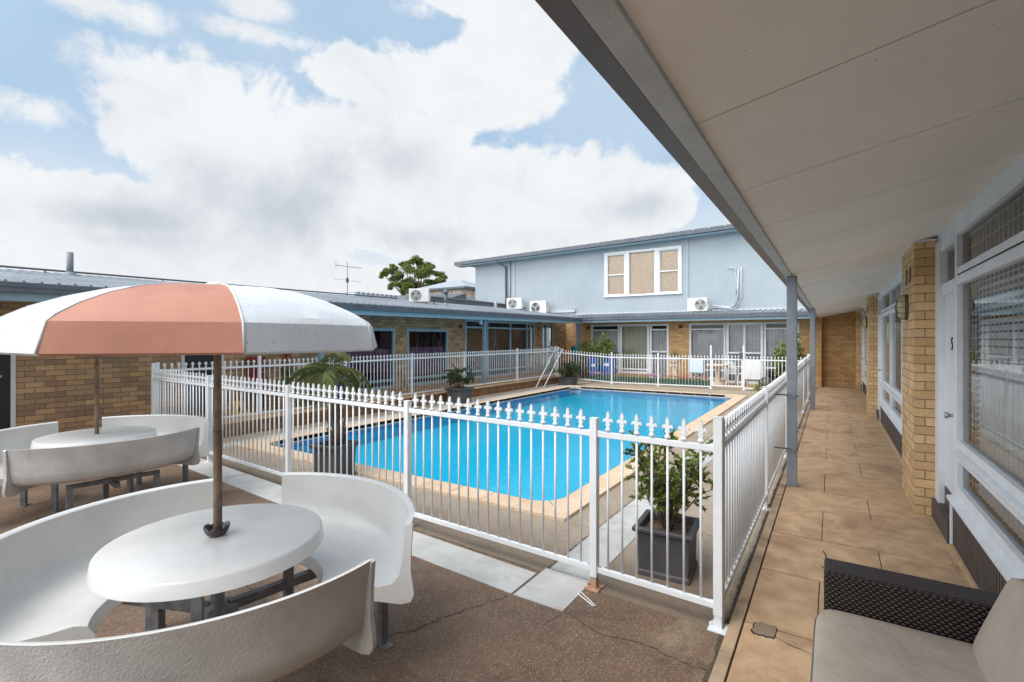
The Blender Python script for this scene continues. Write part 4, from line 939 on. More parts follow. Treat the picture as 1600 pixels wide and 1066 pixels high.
for k in range(13):
    a = R(k*137.5+20); e = rp.uniform(30, 88); L_ = rp.uniform(.45, .72); p = Vector((-5.17, 3.80, 1.2)); d = V3(math.degrees(a), e, 1); pts = [p.copy()]
    for q in range(10):
        d = (d+Vector((0, 0, -.24-.12*rp.random()))).normalized(); p = p+d*L_/10; pts.append(p.copy())
    st.tube(pts, [.006*(1-.08*i) for i in range(11)], 5)
    for i in range(2, 11):
        for hh in (0, .33, .66):
            b0 = pts[i-1].lerp(pts[i], hh)
            for sgn in (-1, 1):
                side = (pts[i]-pts[i-1]).normalized().cross(Vector((0, 0, 1))).normalized()*sgn
                ll = .19*math.sin(math.pi*(i+hh)/12.5)+.03; dr = ((pts[i]-pts[i-1]).normalized()*.7+side+Vector((0, 0, -.35+rp.gauss(0, .15)))).normalized()
                n_ = dr.cross(Vector((0, 0, 1))).normalized()*.0032
                tip = b0+dr*ll+Vector((0, 0, -ll*.25)); md = b0+dr*ll*.55; m.add([b0-n_, b0+n_, md+n_, tip, md-n_], [(0, 1, 2, 3, 4)])
st.build('stem', 'leaf_palm', t); m.build('foliage', 'leaf_palm', t, recalc=False)
t = potted('potted_shrub', 'dark sparse shrub in a square charcoal planter beside the left coping of the pool', -8.15, 9.95, .44, .50, .40)
shrub(t, (-8.15, 9.95, .30), (0, 0, 0), .66, .42, 13, 2600, .04, 'leaf_dark', 8, .7, .013)
t = potted('potted_shrub', 'low bushy shrub in a dark planter at the far left corner of the pool deck', -8.0, 15.95, .48, .54, .30)
shrub(t, (-8.0, 15.95, .2), (0, 0, 0), .62, .55, 18, 3000, .05, 'leaf_dark', 9, .7, .012)
# shrubs and pots by the far wing
t = thing('shrub', 'yellow green shrub against the brick wall, left of the two far bushes', 'shrub', (-8.55, 18.35, 0))
shrub(t, (-8.45, 18.35, .05), (0, 0, 0), 1.85, .55, 26, 5000, .06, 'leaf_yellow', 21, .5, .014, .3)
t = thing('shrub', 'darker taller shrub in front of the far window, right of the two far bushes', 'shrub', (-7.55, 18.35, 0))
shrub(t, (-7.6, 18.35, .05), (0, 0, 0), 2.0, .48, 26, 5000, .06, 'leaf_shrub', 22, .5, .014, .35)
t = thing('shrub', 'dense bright green shrub partly behind the verandah post at the far right', 'shrub', (-1.3, 18.1, 0))
shrub(t, (-1.2, 18.1, 0), (0, 0, 0), 2.0, .5, 34, 8000, .06, 'leaf_shrub', 23, .6, .014, .12)
t = thing('shrub', 'small low weedy plant at the far corner of the right fence', 'shrub', (-1.6, 16.8, 0))
shrub(t, (-1.75, 16.3, DZ), (0, 0, 0), .4, .3, 8, 500, .04, 'leaf_shrub', 24, .5, .008, .1)
t = thing('pedestal_pot', 'spiky plant in a cream bowl on a square cream pedestal before the far brick pier', 'potted plant', (-4.95, 18.8, 0))
m = MB(); m.box(-5.1, -4.8, 18.65, 18.95, 0, .06); m.box(-5.03, -4.87, 18.72, 18.88, .06, .62); m.box(-5.09, -4.81, 18.66, 18.94, .62, .68); m.build('pedestal', 'stone_cream', t, bev=.01)
m = MB(); m.lathe([(0, .68), (.12, .68), (.20, .78), (.22, .92), (.23, .96), (.20, .96), (.18, .88), (0, .86)], (-4.95, 18.8, 0), 20); m.build('pot', 'stone_cream', t)
m = MB(); r_ = random.Random(2)
for k in range(46):
    a = r_.uniform(0, 6.28); d = V3(math.degrees(a), r_.uniform(25, 80), r_.uniform(.25, .42)); p = Vector((-4.95, 18.8, .87)); n_ = d.cross(Vector((0, 0, 1))).normalized()*.014
    m.add([p-n_, p+n_, p+d*.6+n_, p+d+Vector((0, 0, -.05)), p+d*.6-n_], [(0, 1, 2, 3, 4)])
m.build('foliage', 'leaf_yellow', t, recalc=False)
# flower bed boxes
t = thing('flower_trough', 'long green trough of pink and lilac flowers behind the far fence', 'flower trough', (-5.6, 17.75, 0))
m = MB(); x = -7.9
while x < -3.6: m.box(x, x+.86, 17.65, 17.9, -.02, .2); x += .88
m.build('trough', 'planter_green', t, bev=.01)
m = MB(); r_ = random.Random(5)
for _ in range(1500): leaf(m, (r_.uniform(-7.9, -3.6), r_.uniform(17.66, 17.9), .19+r_.random()*.12), .03, r_, .6)
m.build('foliage', 'leaf_shrub', t, recalc=False)
for mt in ('pink', 'lilac'):
    m = MB()
    for _ in range(150):
        c0 = Vector((r_.uniform(-7.9, -3.6) if mt == 'pink' else r_.choice([-7.7, -5.5, -5.4])+r_.gauss(0, .14), r_.uniform(17.64, 17.9), .26+r_.random()*.10))
        for q in range(5): leaf(m, c0+Vector((r_.gauss(0, .012), r_.gauss(0, .012), r_.gauss(0, .008))), .022, r_, .9)
    m.build('blossom', mt, t, recalc=False)

# ================================================================ fences
FLEUR = [(0, .130), (.010, .112), (.013, .092), (.008, .072), (.019, .080), (.031, .076), (.036, .062), (.031, .052), (.026, .060), (.017, .060), (.010, .047), (.016, .043), (.017, .034), (.010, .030), (.009, 0)]
ARROW = [(0, .125), (.028, .088), (.026, .078), (.009, .084), (.008, .05), (.014, .046), (.014, .036), (.008, .032), (.008, 0)]
KNOB = [(0, .10), (.012, .094), (.020, .078), (.018, .064), (.008, .056), (.008, 0)]
def outline(h): return [(-x, y) for x, y in h[:0:-1]]+h if h[0][0] == 0 else h
def fence(name, label, posts, style, zr=(.09, 1.02), sp=.1, group=None, cat='fence', skip=(), collar=True, topz=1.18, pr=.0078, rail=(.026, .037)):
    """posts: (x, y, zbase, ztop, foot) ; panels between consecutive posts"""
    t = thing(name, label, cat, (posts[0][0], posts[0][1], posts[0][2]), group)
    out = outline(style)
    for i, (x, y, zb, zt, foot) in enumerate(posts):
        nx = posts[min(i+1, len(posts)-1)]; pv = posts[max(i-1, 0)]
        ang = math.atan2(nx[1]-pv[1], nx[0]-pv[0]); d = Vector((math.cos(ang), math.sin(ang), 0))
        m = MB(); m.bar((x, y, zb if foot is None else zb+.08), (x, y, zt), .05, .05, d); m.bar((x, y, zt+.0005), (x, y, zt+.006), .054, .054, d)
        p = m.build('post', 'white_paint', t, bev=.003)
        if foot:
            m = MB(); m.bar((x, y, zb), (x, y, zb+.0795), .04, .044, d); m.bar((x, y, zb+.001), (x, y, zb+.009), .12, .10, d)
            for s_ in (-1, 1): c = Vector((x, y, zb+.009))+d*s_*.045; m.tube([c, c+Vector((0, 0, .014))], .009, 6)
            m.build('foot_plate', foot, p, bev=.002)
        if foot:
            for (zz) in (zb+zr[0], zb+zr[1]):
                for s_ in (-1, 1):
                    if (i == 0 and s_ < 0) or (i == len(posts)-1 and s_ > 0): continue
                    c = Vector((x, y, zz))+d*s_*.032; m = MB(); m.bar(c-Vector((0, 0, .024)), c+Vector((0, 0, .024)), .012, .034, d)
                    m.build('bracket', 'rust' if foot == 'rust' and zz < zb+.5 else 'white_paint', p, bev=.002)
    for i in range(len(posts)-1):
        if i in skip: continue
        a, b = posts[i], posts[i+1]; A = Vector(a[:3]); B = Vector(b[:3]); d = (B-A); L_ = Vector((d.x, d.y, 0)).length; dn = d/L_; h = Vector((d.x, d.y, 0)).normalized()
        for z in zr:
            m = MB(); m.bar(A+h*.026+Vector((0, 0, z)), B-h*.026+Vector((0, 0, z)), rail[0], rail[1]); m.build('rail', 'white_paint', t, bev=.003)
        n = max(1, round(L_/sp)-1); m = MB(); k = MB()
        for j in range(1, n+1):
            q = A+d*(j/(n+1)); m.tube([q+Vector((0, 0, zr[0])), q+Vector((0, 0, topz-.12))], pr, 8)
            k.plate(out, q+Vector((0, 0, topz-.13)), h, (0, 0, 1), .014)
            if collar: k.lathe([(.009, -.008), (.018, -.002), (.020, .006), (.016, .014), (.009, .02)], q+Vector((0, 0, topz-.13)), 10)
        pk = m.build('picket_panel', 'white_paint', t); k.build('finials', 'white_paint', pk, bev=.002 if style is FLEUR and i > 3 else 0)
    return t
def fy(x): return 3.03+(-.55-x)*.045
zb = DZ
near = [(x, fy(x), zb, z, f) for x, z, f in ((-9.08, 1.25, None), (-7.1, 1.14, 'white_paint'), (-5.12, 1.12, 'white_paint'), (-3.17, 1.09, 'rust'), (-1.34, 1.11, 'rust'), (-.55, 1.19, 'white_paint'))]
fence('pool_fence', 'white fleur-de-lis topped pool fence across the front, nearest the tables', near, FLEUR, (.13, 1.04), .1, 'white pool fence runs', topz=1.2)
rt = [(-.55, y, zb, 1.17, 'white_paint') for y in (3.03, 5.4, 7.9, 10.4, 12.9, 15.3, 17.3)]
rf = fence('pool_fence', 'white fleur-de-lis fence run along the edge of the right walkway', [(-.553, 3.085, zb, 1.17, None)]+rt[1:], FLEUR, (.13, 1.04), .1, 'white pool fence runs', topz=1.2)
lf = [(-9.06, 3.46, .2, 1.26, None), (-9.0, 5.1, .2, 1.32, None), (-8.95, 7.0, .2, 1.24, None), (-8.87, 8.95, .215, 1.27, None), (-8.83, 11.0, .222, 1.27, None), (-8.78, 13.75, .23, 1.32, None), (-8.72, 16.35, .24, 1.36, None)]
fence('pool_fence', 'white arrow-topped fence standing on the raised brick edge along the left wing', lf, ARROW, (.05, .93), .1, 'white pool fence runs', collar=False, topz=1.06)
ff = [(-8.66, 16.42, .14, 1.33, None), (-6.75, 17.0, -.02, 1.14, 'white_paint'), (-5.08, 17.1, -.02, 1.14, 'white_paint'), (-3.36, 17.2, -.02, 1.42, 'white_paint')]
fence('pool_fence', 'white knob-topped fence along the far end of the pool, left of the gate', ff, KNOB, (.07, .98), .1, 'white pool fence runs', collar=False, topz=1.13)
fence('pool_fence', 'short white knob-topped fence between the far gate and the right walkway', [(-2.38, 17.25, -.02, 1.42, 'white_paint'), (-.6, 17.32, -.02, 1.17, 'white_paint')], KNOB, (.07, .98), .1, 'white pool fence runs', collar=False, topz=1.13)
gt = thing('pool_gate', 'white knob-topped gate between two taller posts at the far end of the pool', 'gate', (-3.3, 17.2, 0))
m = MB()
for z in (.10, .97): m.bar((-3.31, 17.203, z), (-2.43, 17.248, z), .026, .04)
for x in (-3.31, -2.43): m.bar((x, 17.2+(x+3.36)*.05, .08), (x, 17.2+(x+3.36)*.05, .99), .03, .03, (1, 0, 0))
m.build('frame', 'white_paint', gt)
m = MB(); k = MB()
for j in range(1, 9):
    x = -3.31+j*.0978; y = 17.2+(x+3.36)*.05; m.tube([(x, y, .1), (x, y, 1.0)], .009, 8); k.plate(outline(KNOB), (x, y, 1.0), (1, .05, 0), (0, 0, 1), .014)
p = m.build('picket_panel', 'white_paint', gt); k.build('finials', 'white_paint', p)
m = MB(); m.box(-2.50, -2.40, 17.20, 17.228, 1.0, 1.2); m.build('latch', 'ac_dark', gt, bev=.004)
# rods that tie the right fence to the verandah post
for zz in (1.02, .42):
    m = MB(); m.tube([(-.375, 6.26, zz), (-.56, 6.26, zz), (-.575, 6.2, zz)], .008, 8); m.tube([(-.43, 6.24, zz-.012), (-.32, 6.24, zz-.012), (-.32, 6.36, zz-.012)], .006, 6)
    tag(m.build('tie_rod', 'galv'), ('upper' if zz > .5 else 'lower')+' thin steel rod tying the right fence to the nearest verandah post', 'rod')
for k, (p, q) in enumerate((((-8.42, 14.35, DZ), (-8.62, 16.15, 1.28)), ((-8.25, 14.6, DZ), (-8.42, 16.35, 1.25)))):
    p = Vector(p); q = Vector(q); m = MB(); m.tube([p, q, q+Vector((-.08, -.2, .05))], .017, 10)
    tag(m.build('prop_pole', 'white_paint'), ('left' if k == 0 else 'right')+' one of two white poles propped against the far left fence corner', 'pole', 'propped white poles')

# ================================================================ picnic tables
def rot2(x, y, a): return x*math.cos(a)-y*math.sin(a), x*math.sin(a)+y*math.cos(a)
t1 = thing('picnic_table', 'round white fibreglass table ringed by three curved benches, nearest the camera', 'picnic table', (0, 0, 0), 'round tables with curved benches')
m = MB(); m.lathe([(0, .70), (.458, .70), (.466, .697), (.471, .690), (.479, .635), (.468, .633), (.456, .66), (.0, .665)], (0, 0, 0), 72); m.build('tabletop', 'fibreglass', t1).data.set_sharp_from_angle(angle=R(35))
SH_IN = [(.912, .752), (.900, .742), (.896, .66), (.888, .57), (.872, .50), (.835, .460), (.78, .447), (.60, .440), (.52, .445), (.475, .430), (.450, .385)]
SH_OUT = [(.462, .372), (.485, .405), (.52, .425), (.70, .425), (.80, .428), (.855, .440), (.892, .475), (.904, .54), (.910, .62), (.920, .70), (.930, .752)]
for ctr in (82, 202, -38):
    m = MB(); m.cm = 0
    prof = SH_IN+SH_OUT; n0 = len(m.f)
    m.lathe(prof, (0, 0, 0), 44, ctr-47.5, ctr+47.5, closed=True, caps=True)
    k = len(prof); ni = len(SH_IN)
    for i in range(44):
        for q in range(k):
            if q >= ni and q < k-1: m.mi[n0+i*k+q] = 1
    # end flanges
    for sg in (-1, 1):
        a0 = ctr+sg*47.5; f2 = [(.926, .752), (.938, .745), (.930, .62), (.928, .52), (.938, .46), (.944, .405), (.928, .372), (.88, .362), (.70, .385), (.52, .378), (.462, .350), (.450, .385)]+SH_IN[::-1][1:-1]
        nf_ = len(m.f); m.cm = 1; m.lathe(f2, (0, 0, 0), 1, a0-.7, a0+.7, closed=True, caps=True); m.cm = 0
        for q in range(11, len(f2)): m.mi[nf_+q] = 0
        m.mi[nf_+0] = 0; m.mi[len(m.f)-(1 if sg > 0 else 2)] = 0
    o = m.build('bench', ['fibreglass', 'fibreglass_rough'], t1); o.data.set_sharp_from_angle(angle=R(40))
m = MB(); m.lathe([(0, .32), (.085, .32), (.09, .34), (.085, .36), (.03, .365), (.03, .66)], (0, 0, 0), 20)
for ctr in (82, 202, -38):
    c, s_ = math.cos(R(ctr)), math.sin(R(ctr))
    m.bar((c*.05, s_*.05, .345), (c*.80, s_*.80, .345), .04, .045)
    tx, ty = -s_, c
    m.bar((c*.72-tx*.33, s_*.72-ty*.33, .385), (c*.72+tx*.33, s_*.72+ty*.33, .385), .04, .035)
    m.bar((c*.34, s_*.34, .367), (c*.34, s_*.34, .662), .04, .04, (c, s_, 0))
    m.box(-.001, .001, -.001, .001, .3, .301)
m.build('frame', 'galv', t1)
for ctr in (82, 202, -38):
    c, s_ = math.cos(R(ctr)), math.sin(R(ctr)); tx, ty = -s_, c
    for sg in (-1, 1):
        x, y = c*.72+tx*.31*sg, s_*.72+ty*.31*sg
        m = MB(); m.bar((x, y, .004+DZ), (x, y, .368), .04, .04, (c, s_, 0)); m.bar((x, y, DZ), (x, y, .006+DZ), .05, .14, (tx*sg, ty*sg, 0)); m.build('leg', 'galv', t1)
    m = MB(); m.bar((c*.34, s_*.34, DZ), (c*.34, s_*.34, .322), .04, .04, (c, s_, 0)); m.build('leg', 'galv', t1)
t2 = dup(t1, (-6.1, 1.82, 0), R(31), 'round white fibreglass table with three curved benches, the farther one beside the brick wall')
t1.location = (-2.48, 1.2, 0)
u1 = thing('umbrella', 'faded orange and white dome umbrella over the nearest round table', 'umbrella', (0, 0, 0), 'fibreglass dome umbrellas')
RT = [(.797, 0), (.768, .108), (.735, .133), (.66, .177), (.55, .223), (.42, .262), (.28, .286), (.14, .298), (.035, .302)]
for part, mt in ((0, 'canopy_orange'), (1, 'canopy_white')):
    for kk in range(4):
        i = kk*2+part; mt = 'canopy_white' if i == 2 else mt; m = MB(); m.s = True; a0, a1 = R(-65+45*i), R(-65+45*(i+1)); N = 8; th = .008
        vs = []
        for q in range(N+1):
            tt = q/N
            for (r, z) in RT:
                # straight chord at the rim, blending to round near the crown
                x = lerp(math.cos(a0), math.cos(a1), tt)*r; y = lerp(math.sin(a0), math.sin(a1), tt)*r
                bulge = 1+.035*math.sin(math.pi*tt)*(0 if z < .05 else min(1, (z-.0)/.12)*(.5 if z < .12 else 1)); x *= bulge; y *= bulge
                vs.append((x, y, 1.6+z))
        K = len(RT); n = len(vs)
        vs2 = [(x*.985, y*.985, z-th) for x, y, z in vs]
        f = [(q*K+r_, (q+1)*K+r_, (q+1)*K+r_+1, q*K+r_+1) for q in range(N) for r_ in range(K-1)]
        f += [(n+a, n+d, n+c, n+b) for a, b, c, d in f]
        f += [(q*K, n+q*K, n+(q+1)*K, (q+1)*K) for q in range(N)]
        m.add(vs+vs2, f); o = m.build('canopy_panel', mt, u1)
        o.data.set_sharp_from_angle(angle=R(22))
for k in range(8):
    a = R(-65+45*k); m = MB(); m.tube([(r*math.cos(a), r*math.sin(a), 1.6+z) for r, z in RT[:-1]], .0045, 6); m.build('seam', 'canopy_white', u1)
m = MB(); m.lathe([(.05, 1.895), (.05, 1.912), (.035, 1.922), (0, 1.924)], (0, 0, 0), 16); m.build('cap', 'canopy_white', u1)
m = MB(); m.tube([(0, 0, .36), (0, 0, 1.2)], .019, 14); m.tube([(0, 0, 1.15), (0, 0, 1.9)], .0165, 14); m.build('pole', 'rust_pole', u1)
m = MB()
for k in range(8): a = R(-65+45*k); m.tube([(.02*math.cos(a), .02*math.sin(a), 1.80), (.45*math.cos(a), .45*math.sin(a), 1.83), (.75*math.cos(a), .75*math.sin(a), 1.68)], .008, 6)
m.build('ribs', 'galv', u1)
u2 = dup(u1, (-6.13, 1.82, DZ), R(20), 'second dome umbrella over the farther round table, its pole showing under the orange canopy')
u1.location = (-2.488, 1.204, 0)
ta = thing('ashtray', 'scalloped dark brown ashtray threaded on the pole of the nearest table', 'ashtray', (-2.488, 1.2, .70))
m = MB(); N = 24; m.s = True
for i in range(N):
    a = 2*math.pi*i/N; top = .048-(.012 if i % 4 == 0 else 0)
    for (r, z) in ((.020, .002), (.034, 0), (.046, .012), (.055, .032), (.057, top), (.052, top), (.049, .032), (.038, .013), (.020, .009)): m.v.append((-2.488+r*math.cos(a), 1.2+r*math.sin(a), .701+z))
for i in range(N):
    j = (i+1) % N
    for q in range(9): p = (q+1) % 9; m.face([i*9+q, j*9+q, j*9+p, i*9+p])
m.build('bowl', 'black_plastic', ta)

# ================================================================ wicker sofa
sf = thing('wicker_sofa', 'dark brown wicker sofa with taupe cushions on the walkway, bottom right', 'sofa', (.3, 2, 0))
m = MB(); m.box(-.03, .76, 2.53, 2.69, .03, .64); m.build('armrest', 'wicker', sf, bev=.012)
m = MB(); m.box(-.03, .76, .9, 1.06, .03, .64); m.build('armrest', 'wicker', sf, bev=.012)
m = MB(); m.box(-.02, .66, 1.061, 2.529, .08, .345); m.build('base', 'wicker', sf, bev=.01)
m = MB(); m.box(.62, .765, 1.061, 2.529, .3455, .70); m.build('backrest', 'wicker', sf, bev=.015)
for x, y in ((0, .93), (.72, .93), (0, 2.66), (.72, 2.66)):
    m = MB(); m.box(x-.02, x+.02, y-.02, y+.02, 0, .035); m.build('leg', 'ac_dark', sf)
def cushion(name, c, ex, ey, ez, parent, seed, puff=.35):
    """rounded box cushion; ex, ey, ez are half-extent vectors"""
    ex, ey, ez = Vector(ex), Vector(ey), Vector(ez); c = Vector(c); n = 22; m = MB(); m.s = True; r_ = random.Random(seed)
    def P(u, v, w_):
        # superellipse rounding of the plan corners and the edge
        e = (1-abs(u)**9)**.5*(1-abs(v)**9)**.5
        rx = .035/ex.length; ry = .035/ey.length
        uu = u*(1-rx*(abs(v)**10)); vv = v*(1-ry*(abs(u)**10))
        ed = max(abs(u), abs(v)); h = .62+.38*math.sqrt(max(0, 1-ed**8)); h += puff*.25*(1-u*u)*(1-v*v)
        return c+ex*uu+ey*vv+ez*w_*h
    vs = []; f = []
    for w_ in (1, -1):
        b0 = len(vs)
        for i in range(n+1):
            for j in range(n+1):
                u = math.sin((i/n-.5)*math.pi); v = math.sin((j/n-.5)*math.pi); vs.append(P(u, v, w_))
        for i in range(n):
            for j in range(n):
                q = (b0+i*(n+1)+j, b0+(i+1)*(n+1)+j, b0+(i+1)*(n+1)+j+1, b0+i*(n+1)+j+1); f.append(q if w_ > 0 else q[::-1])
    k = (n+1)**2; edge = [i*(n+1) for i in range(n+1)]+[n*(n+1)+j for j in range(1, n+1)]+[i*(n+1)+n for i in range(n-1, -1, -1)]+[j for j in range(n-1, 0, -1)]
    for a, b in zip(edge, edge[1:]+edge[:1]): f.append((a, b, k+b, k+a))
    m.add(vs, f); o = m.build(name, 'cushion', parent)
    m = MB()
    for off in (0, k): pts = [vs[off+i] for i in edge]; m.tube(pts+[pts[0]], .0042, 6, cap=False)
    m.build('piping', 'piping', o)
    return o
cushion('seat_cushion', (.272, 2.13, .43), (.33, 0, 0), (0, .395, 0), (0, 0, .075), sf, 1)
cushion('seat_cushion', (.272, 1.44, .43), (.33, 0, 0), (0, .285, 0), (0, 0, .075), sf, 2)
a = R(20)
cushion('back_cushion', (.545, 2.11, .628), (math.sin(a)*.18, 0, math.cos(a)*.18), (0, .385, 0), (-math.cos(a)*.07, 0, math.sin(a)*.07), sf, 3)
cushion('back_cushion', (.545, 1.42, .628), (math.sin(a)*.18, 0, math.cos(a)*.18), (0, .28, 0), (-math.cos(a)*.07, 0, math.sin(a)*.07), sf, 4)
m = MB(); m.tube([(-.02, 2.68, .63), (-.025, 2.685, .65), (-.035, 2.69, .665)], .0025, 6); m.tube([(-.03, 2.6, .62), (-.042, 2.6, .63)], .002, 5); m.build('loose_strand', 'wicker', sf)

# ================================================================ things on the far patio and by the left wing
def bin_(x, y, w_, d_, h, label):
    t = thing('storage_bin', label, 'bin', (x, y, 0), 'blue bins on the far patio')
    m = MB(); z0, z1 = 0.02, h*.9
    m.add([(x+i*w_*.42, y+j*d_*.42, z0) for i, j in ((-1, -1), (1, -1), (1, 1), (-1, 1))]+[(x+i*w_*.5, y+j*d_*.5, z1) for i, j in ((-1, -1), (1, -1), (1, 1), (-1, 1))], [(3, 2, 1, 0), (4, 5, 6, 7)]+[(i, (i+1) % 4, 4+(i+1) % 4, 4+i) for i in range(4)])
    m.build('body', 'blue_plastic', t, bev=.015)
    m = MB(); m.box(x-w_*.54, x+w_*.54, y-d_*.54, y+d_*.54, z1, h); m.build('lid', 'blue_plastic', t, bev=.02)
    m = MB(); m.box(x-w_*.2, x+w_*.2, y-d_*.52, y-d_*.46, h*.6, h*.72); m.build('label', 'label_white', t)
bin_(-7.95, 18.3, .42, .4, .88, 'left one of the two blue bins with white labels, before the far window')
bin_(-7.38, 18.25, .50, .45, .95, 'right and larger one of the two blue bins with white labels')
def plastic_chair(name, x, y, rz_, mat, label, backh=.86, cloth=None, arms=True):
    t = thing(name, label, 'chair', (0, 0, 0))
    m = MB(); m.box(-.22, .22, -.22, .22, .40, .43); m.build('seat', mat, t, bev=.012)
    m = MB(); n = 9; vs = []
    for i in range(n):
        u = -1+2*i/(n-1)
        for (zz, dy) in ((.43, .20), (.62, .24), (backh-.10*u*u, .30)): vs.append((u*.23, dy-.05*u*u, zz))
    b = [(a_[0], a_[1]+.02, a_[2]) for a_ in vs]; k = len(vs); m.s = True
    f = [(i*3+j, (i+1)*3+j, (i+1)*3+j+1, i*3+j+1) for i in range(n-1) for j in range(2)]
    m.add(vs+b, f+[tuple(k+q for q in g_[::-1]) for g_ in f]+[(i*3+2, (i+1)*3+2, k+(i+1)*3+2, k+i*3+2) for i in range(n-1)]+[(0, 1, k+1, k), (1, 2, k+2, k+1), ((n-1)*3, k+(n-1)*3, k+(n-1)*3+1, (n-1)*3+1), ((n-1)*3+1, k+(n-1)*3+1, k+(n-1)*3+2, (n-1)*3+2)])
    m.build('backrest', mat, t)
    for sx_ in (-1, 1):
        for sy_ in (-1, 1):
            m = MB(); m.bar((sx_*.24, sy_*.24, 0), (sx_*.20, sy_*.19, .40), .035, .035, (0, 1, 0)); m.build('leg', mat, t)
        if arms:
            m = MB(); m.tube([(sx_*.23, -.2, .41), (sx_*.25, -.2, .62), (sx_*.25, .0, .66), (sx_*.23, .22, .64)], .022, 8); m.build('armrest', mat, t)
    if cloth:
        m = MB(); m.box(-.25, .25, .335, .36, .42, backh+.03); m.box(-.25, .25, .24, .336, backh+.0, backh+.03); m.build('towel', cloth, t, bev=.01)
    t.location = (x, y, 0); t.rotation_euler = (0, 0, rz_); return t
plastic_chair('garden_chair', -4.05, 18.75, R(172), 'wicker_white', 'white garden chair with a pale blue towel, left of the far round table', cloth='blue_cloth')
plastic_chair('garden_chair', -2.8, 18.7, R(60), 'wicker_white', 'white woven armchair with curved back, right of the far round table')
plastic_chair('garden_chair', -8.95, 18.9, R(150), 'teal_plastic', 'teal plastic chair at the far left corner under the corner post', backh=1.34, arms=False)
t = thing('patio_table', 'round cream stone pedestal table on the far patio behind the gate', 'table', (-3.42, 18.65, 0))
m = MB(); m.lathe([(0, .66), (.36, .66), (.40, .69), (.40, .72), (.37, .73), (0, .73)], (-3.42, 18.65, 0), 28); m.build('tabletop', 'stone_cream', t)
m = MB(); m.lathe([(0, .0), (.26, 0), (.26, .05), (.11, .12), (.09, .35), (.11, .55), (.18, .66)], (-3.42, 18.65, 0), 20); m.build('pedestal', 'stone_cream', t)
t = thing('folded_table', 'white folding table on its side against the far door', 'folding table', (-2.25, 18.4, 0))
m = MB(); m.box(-2.52, -2.02, 18.36, 18.40, .26, .92); m.build('tabletop', 'label_white', t, bev=.01)
for s_ in (-2.48, -2.06):
    m = MB(); m.tube([(s_, 18.42, .9), (s_, 18.48, .45), (s_, 18.42, 0)], .012, 8); m.build('leg', 'ac_dark', t)
t = thing('dark_bag', 'black bag slumped on the patio right of the white folding table', 'bag', (-1.85, 18.5, 0))
m = MB(); m.s = True; m.lathe([(0, 0), (.2, .02), (.25, .12), (.22, .24), (.12, .33), (.05, .36), (0, .36)], (-1.85, 18.5, 0), 14); m.build('body', 'ac_dark', t)
m = MB(); m.tube([(-1.93, 18.5, .34), (-1.9, 18.5, .44), (-1.8, 18.5, .44), (-1.77, 18.5, .34)], .012, 8); m.build('handle', 'ac_dark', t)
# left wing verandah: red chair, flowering plant, crates
t = thing('red_chair', 'red slatted chair against the brick wall behind the left fence', 'chair', (-9.6, 5.6, .215))
m = MB()
for k in range(4): m.box(-9.9+k*.11, -9.81+k*.11, 5.35, 5.75, .62, .645)
m.build('seat', 'red_plastic', t, bev=.006)
m = MB()
for k in range(3): m.box(-9.93, -9.90, 5.35, 5.75, .80+k*.17, .93+k*.17)
m.build('backrest', 'red_plastic', t, bev=.006)
for y in (5.37, 5.69):
    m = MB(); m.box(-9.92, -9.88, y, y+.04, .215, .62); m.build('leg', 'ac_dark', t); m = MB(); m.box(-9.52, -9.48, y, y+.04, .215, .62); m.build('leg', 'ac_dark', t)
t = thing('flowering_plant', 'tall red flowered plant in a round pot behind the left fence', 'potted plant', (-9.3, 5.85, .215))
m = MB(); m.lathe([(0, 0), (.10, 0), (.14, .22), (.15, .25), (.12, .25), (.11, .18), (0, .18)], (-9.3, 5.85, .215), 16); m.build('pot', 'stone_cream', t)
m = MB(); r_ = random.Random(8)
for k in range(9): a = r_.uniform(0, 6.28); m.tube([(-9.3, 5.85, .4), (-9.3+math.cos(a)*.05, 5.85+math.sin(a)*.05, .9), (-9.3+math.cos(a)*.1, 5.85+math.sin(a)*.12, 1.2)], .006, 5)
m.build('stem', 'stem', t)
m = MB(); leaf_cloud(m, [((-9.3, 5.85, .7), (.2, .2, .3)), ((-9.3, 5.85, .95), (.15, .15, .25))], 260, .06, r_); m.build('foliage', 'leaf_yellow', t, recalc=False)
m = MB(); leaf_cloud(m, [((-9.32, 5.85, 1.28), (.12, .16, .1)), ((-9.25, 5.8, 1.42), (.05, .06, .08))], 160, .035, r_, asp=.9); m.build('blossom', 'red_plastic', t, recalc=False)
t = thing('caution_sign', 'small yellow folding floor sign behind the left fence', 'floor sign', (-9.3, 4.85, .215))
m = MB()
for s_ in (-1, 1): m.add([(-9.3+s_*.14, 4.72, .22), (-9.3+s_*.14, 4.98, .22), (-9.3+s_*.02, 4.94, .48), (-9.3+s_*.02, 4.76, .48), (-9.3+s_*.125, 4.72, .22), (-9.3+s_*.125, 4.98, .22), (-9.3+s_*.005, 4.94, .48), (-9.3+s_*.005, 4.76, .48)], [(0, 1, 2, 3), (7, 6, 5, 4), (0, 4, 5, 1), (1, 5, 6, 2), (2, 6, 7, 3), (3, 7, 4, 0)])
m.build('board', 'yellow_plastic', t)
m = MB(); m.add([(-9.183, 4.79, .29), (-9.183, 4.91, .29), (-9.223, 4.85, .40)], [(0, 1, 2)]); m.build('symbol', 'ac_dark', t, recalc=False)
t = thing('plastic_crate', 'blue plastic crate on the raised walkway behind the palm', 'crate', (-9.35, 6.9, .215))
m = MB()
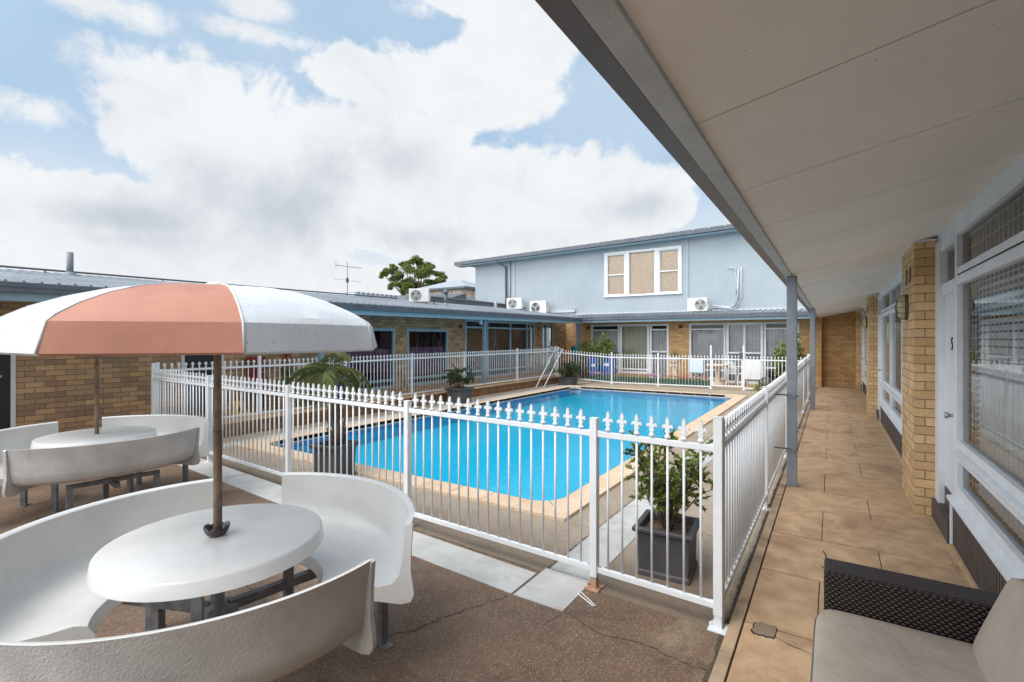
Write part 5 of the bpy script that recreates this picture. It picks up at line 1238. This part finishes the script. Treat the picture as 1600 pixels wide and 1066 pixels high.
x0_, x1_, y0_, y1_ = -9.6, -9.15, 6.6, 7.3
m.box(x0_, x1_, y0_, y1_, .22, .24)
for k in range(5): z = .25+k*.08; m.box(x0_, x0_+.02, y0_, y1_, z, z+.055); m.box(x1_-.02, x1_, y0_, y1_, z, z+.055); m.box(x0_+.02, x1_-.02, y0_, y0_+.02, z, z+.055); m.box(x0_+.02, x1_-.02, y1_-.02, y1_, z, z+.055)
for x in (x0_-.004, x1_-.03):
    for y in (y0_-.004, y1_-.03): m.box(x, x+.034, y, y+.034, .22, .64)
m.build('body', 'blue_plastic', t)
m = MB(); m.box(x0_+.03, x1_-.03, y0_+.03, y1_-.03, .25, .5); m.build('contents', 'label_white', t, bev=.02)
# cable tie offcut and leaf litter
m = MB(); m.bar((-1.40, 2.93, DZ+.006), (-1.25, 2.84, DZ+.006), .007, .003); m.bar((-1.38, 2.945, DZ+.010), (-1.24, 2.85, DZ+.007), .006, .003)
tag(m.build('offcut', 'label_white'), 'thin white offcut strip lying on the paving by the rusty fence foot', 'litter')
m = MB(); r_ = random.Random(6)
for _ in range(420):
    q = r_.random()
    if q < .35: p = (-.53+r_.gauss(0, .02), 3+14*r_.random()**2, DZ+.004)
    elif q < .6: p = (r_.uniform(-5, -.6), r_.uniform(.8, 3.0), DZ+.003)
    elif q < .8: p = (r_.uniform(-.4, .75), r_.uniform(3, 14), .003)
    else: p = (r_.uniform(-2, -.6), r_.uniform(3.1, 8), DZ+.003)
    s_ = r_.uniform(.003, .011); a = r_.uniform(0, 6.28); c_, d_ = math.cos(a)*s_, math.sin(a)*s_
    m.add([(p[0]-c_, p[1]-d_, p[2]), (p[0]+d_*.5, p[1]-c_*.5, p[2]+.002), (p[0]+c_, p[1]+d_, p[2]), (p[0]-d_*.5, p[1]+c_*.5, p[2]+.001)], [(0, 1, 2, 3)])
lt = tag(m.build('leaf_litter', 'soil', recalc=False), 'tiny dry leaf litter scattered on the paving and along the kerb', 'litter'); lt['kind'] = 'stuff'
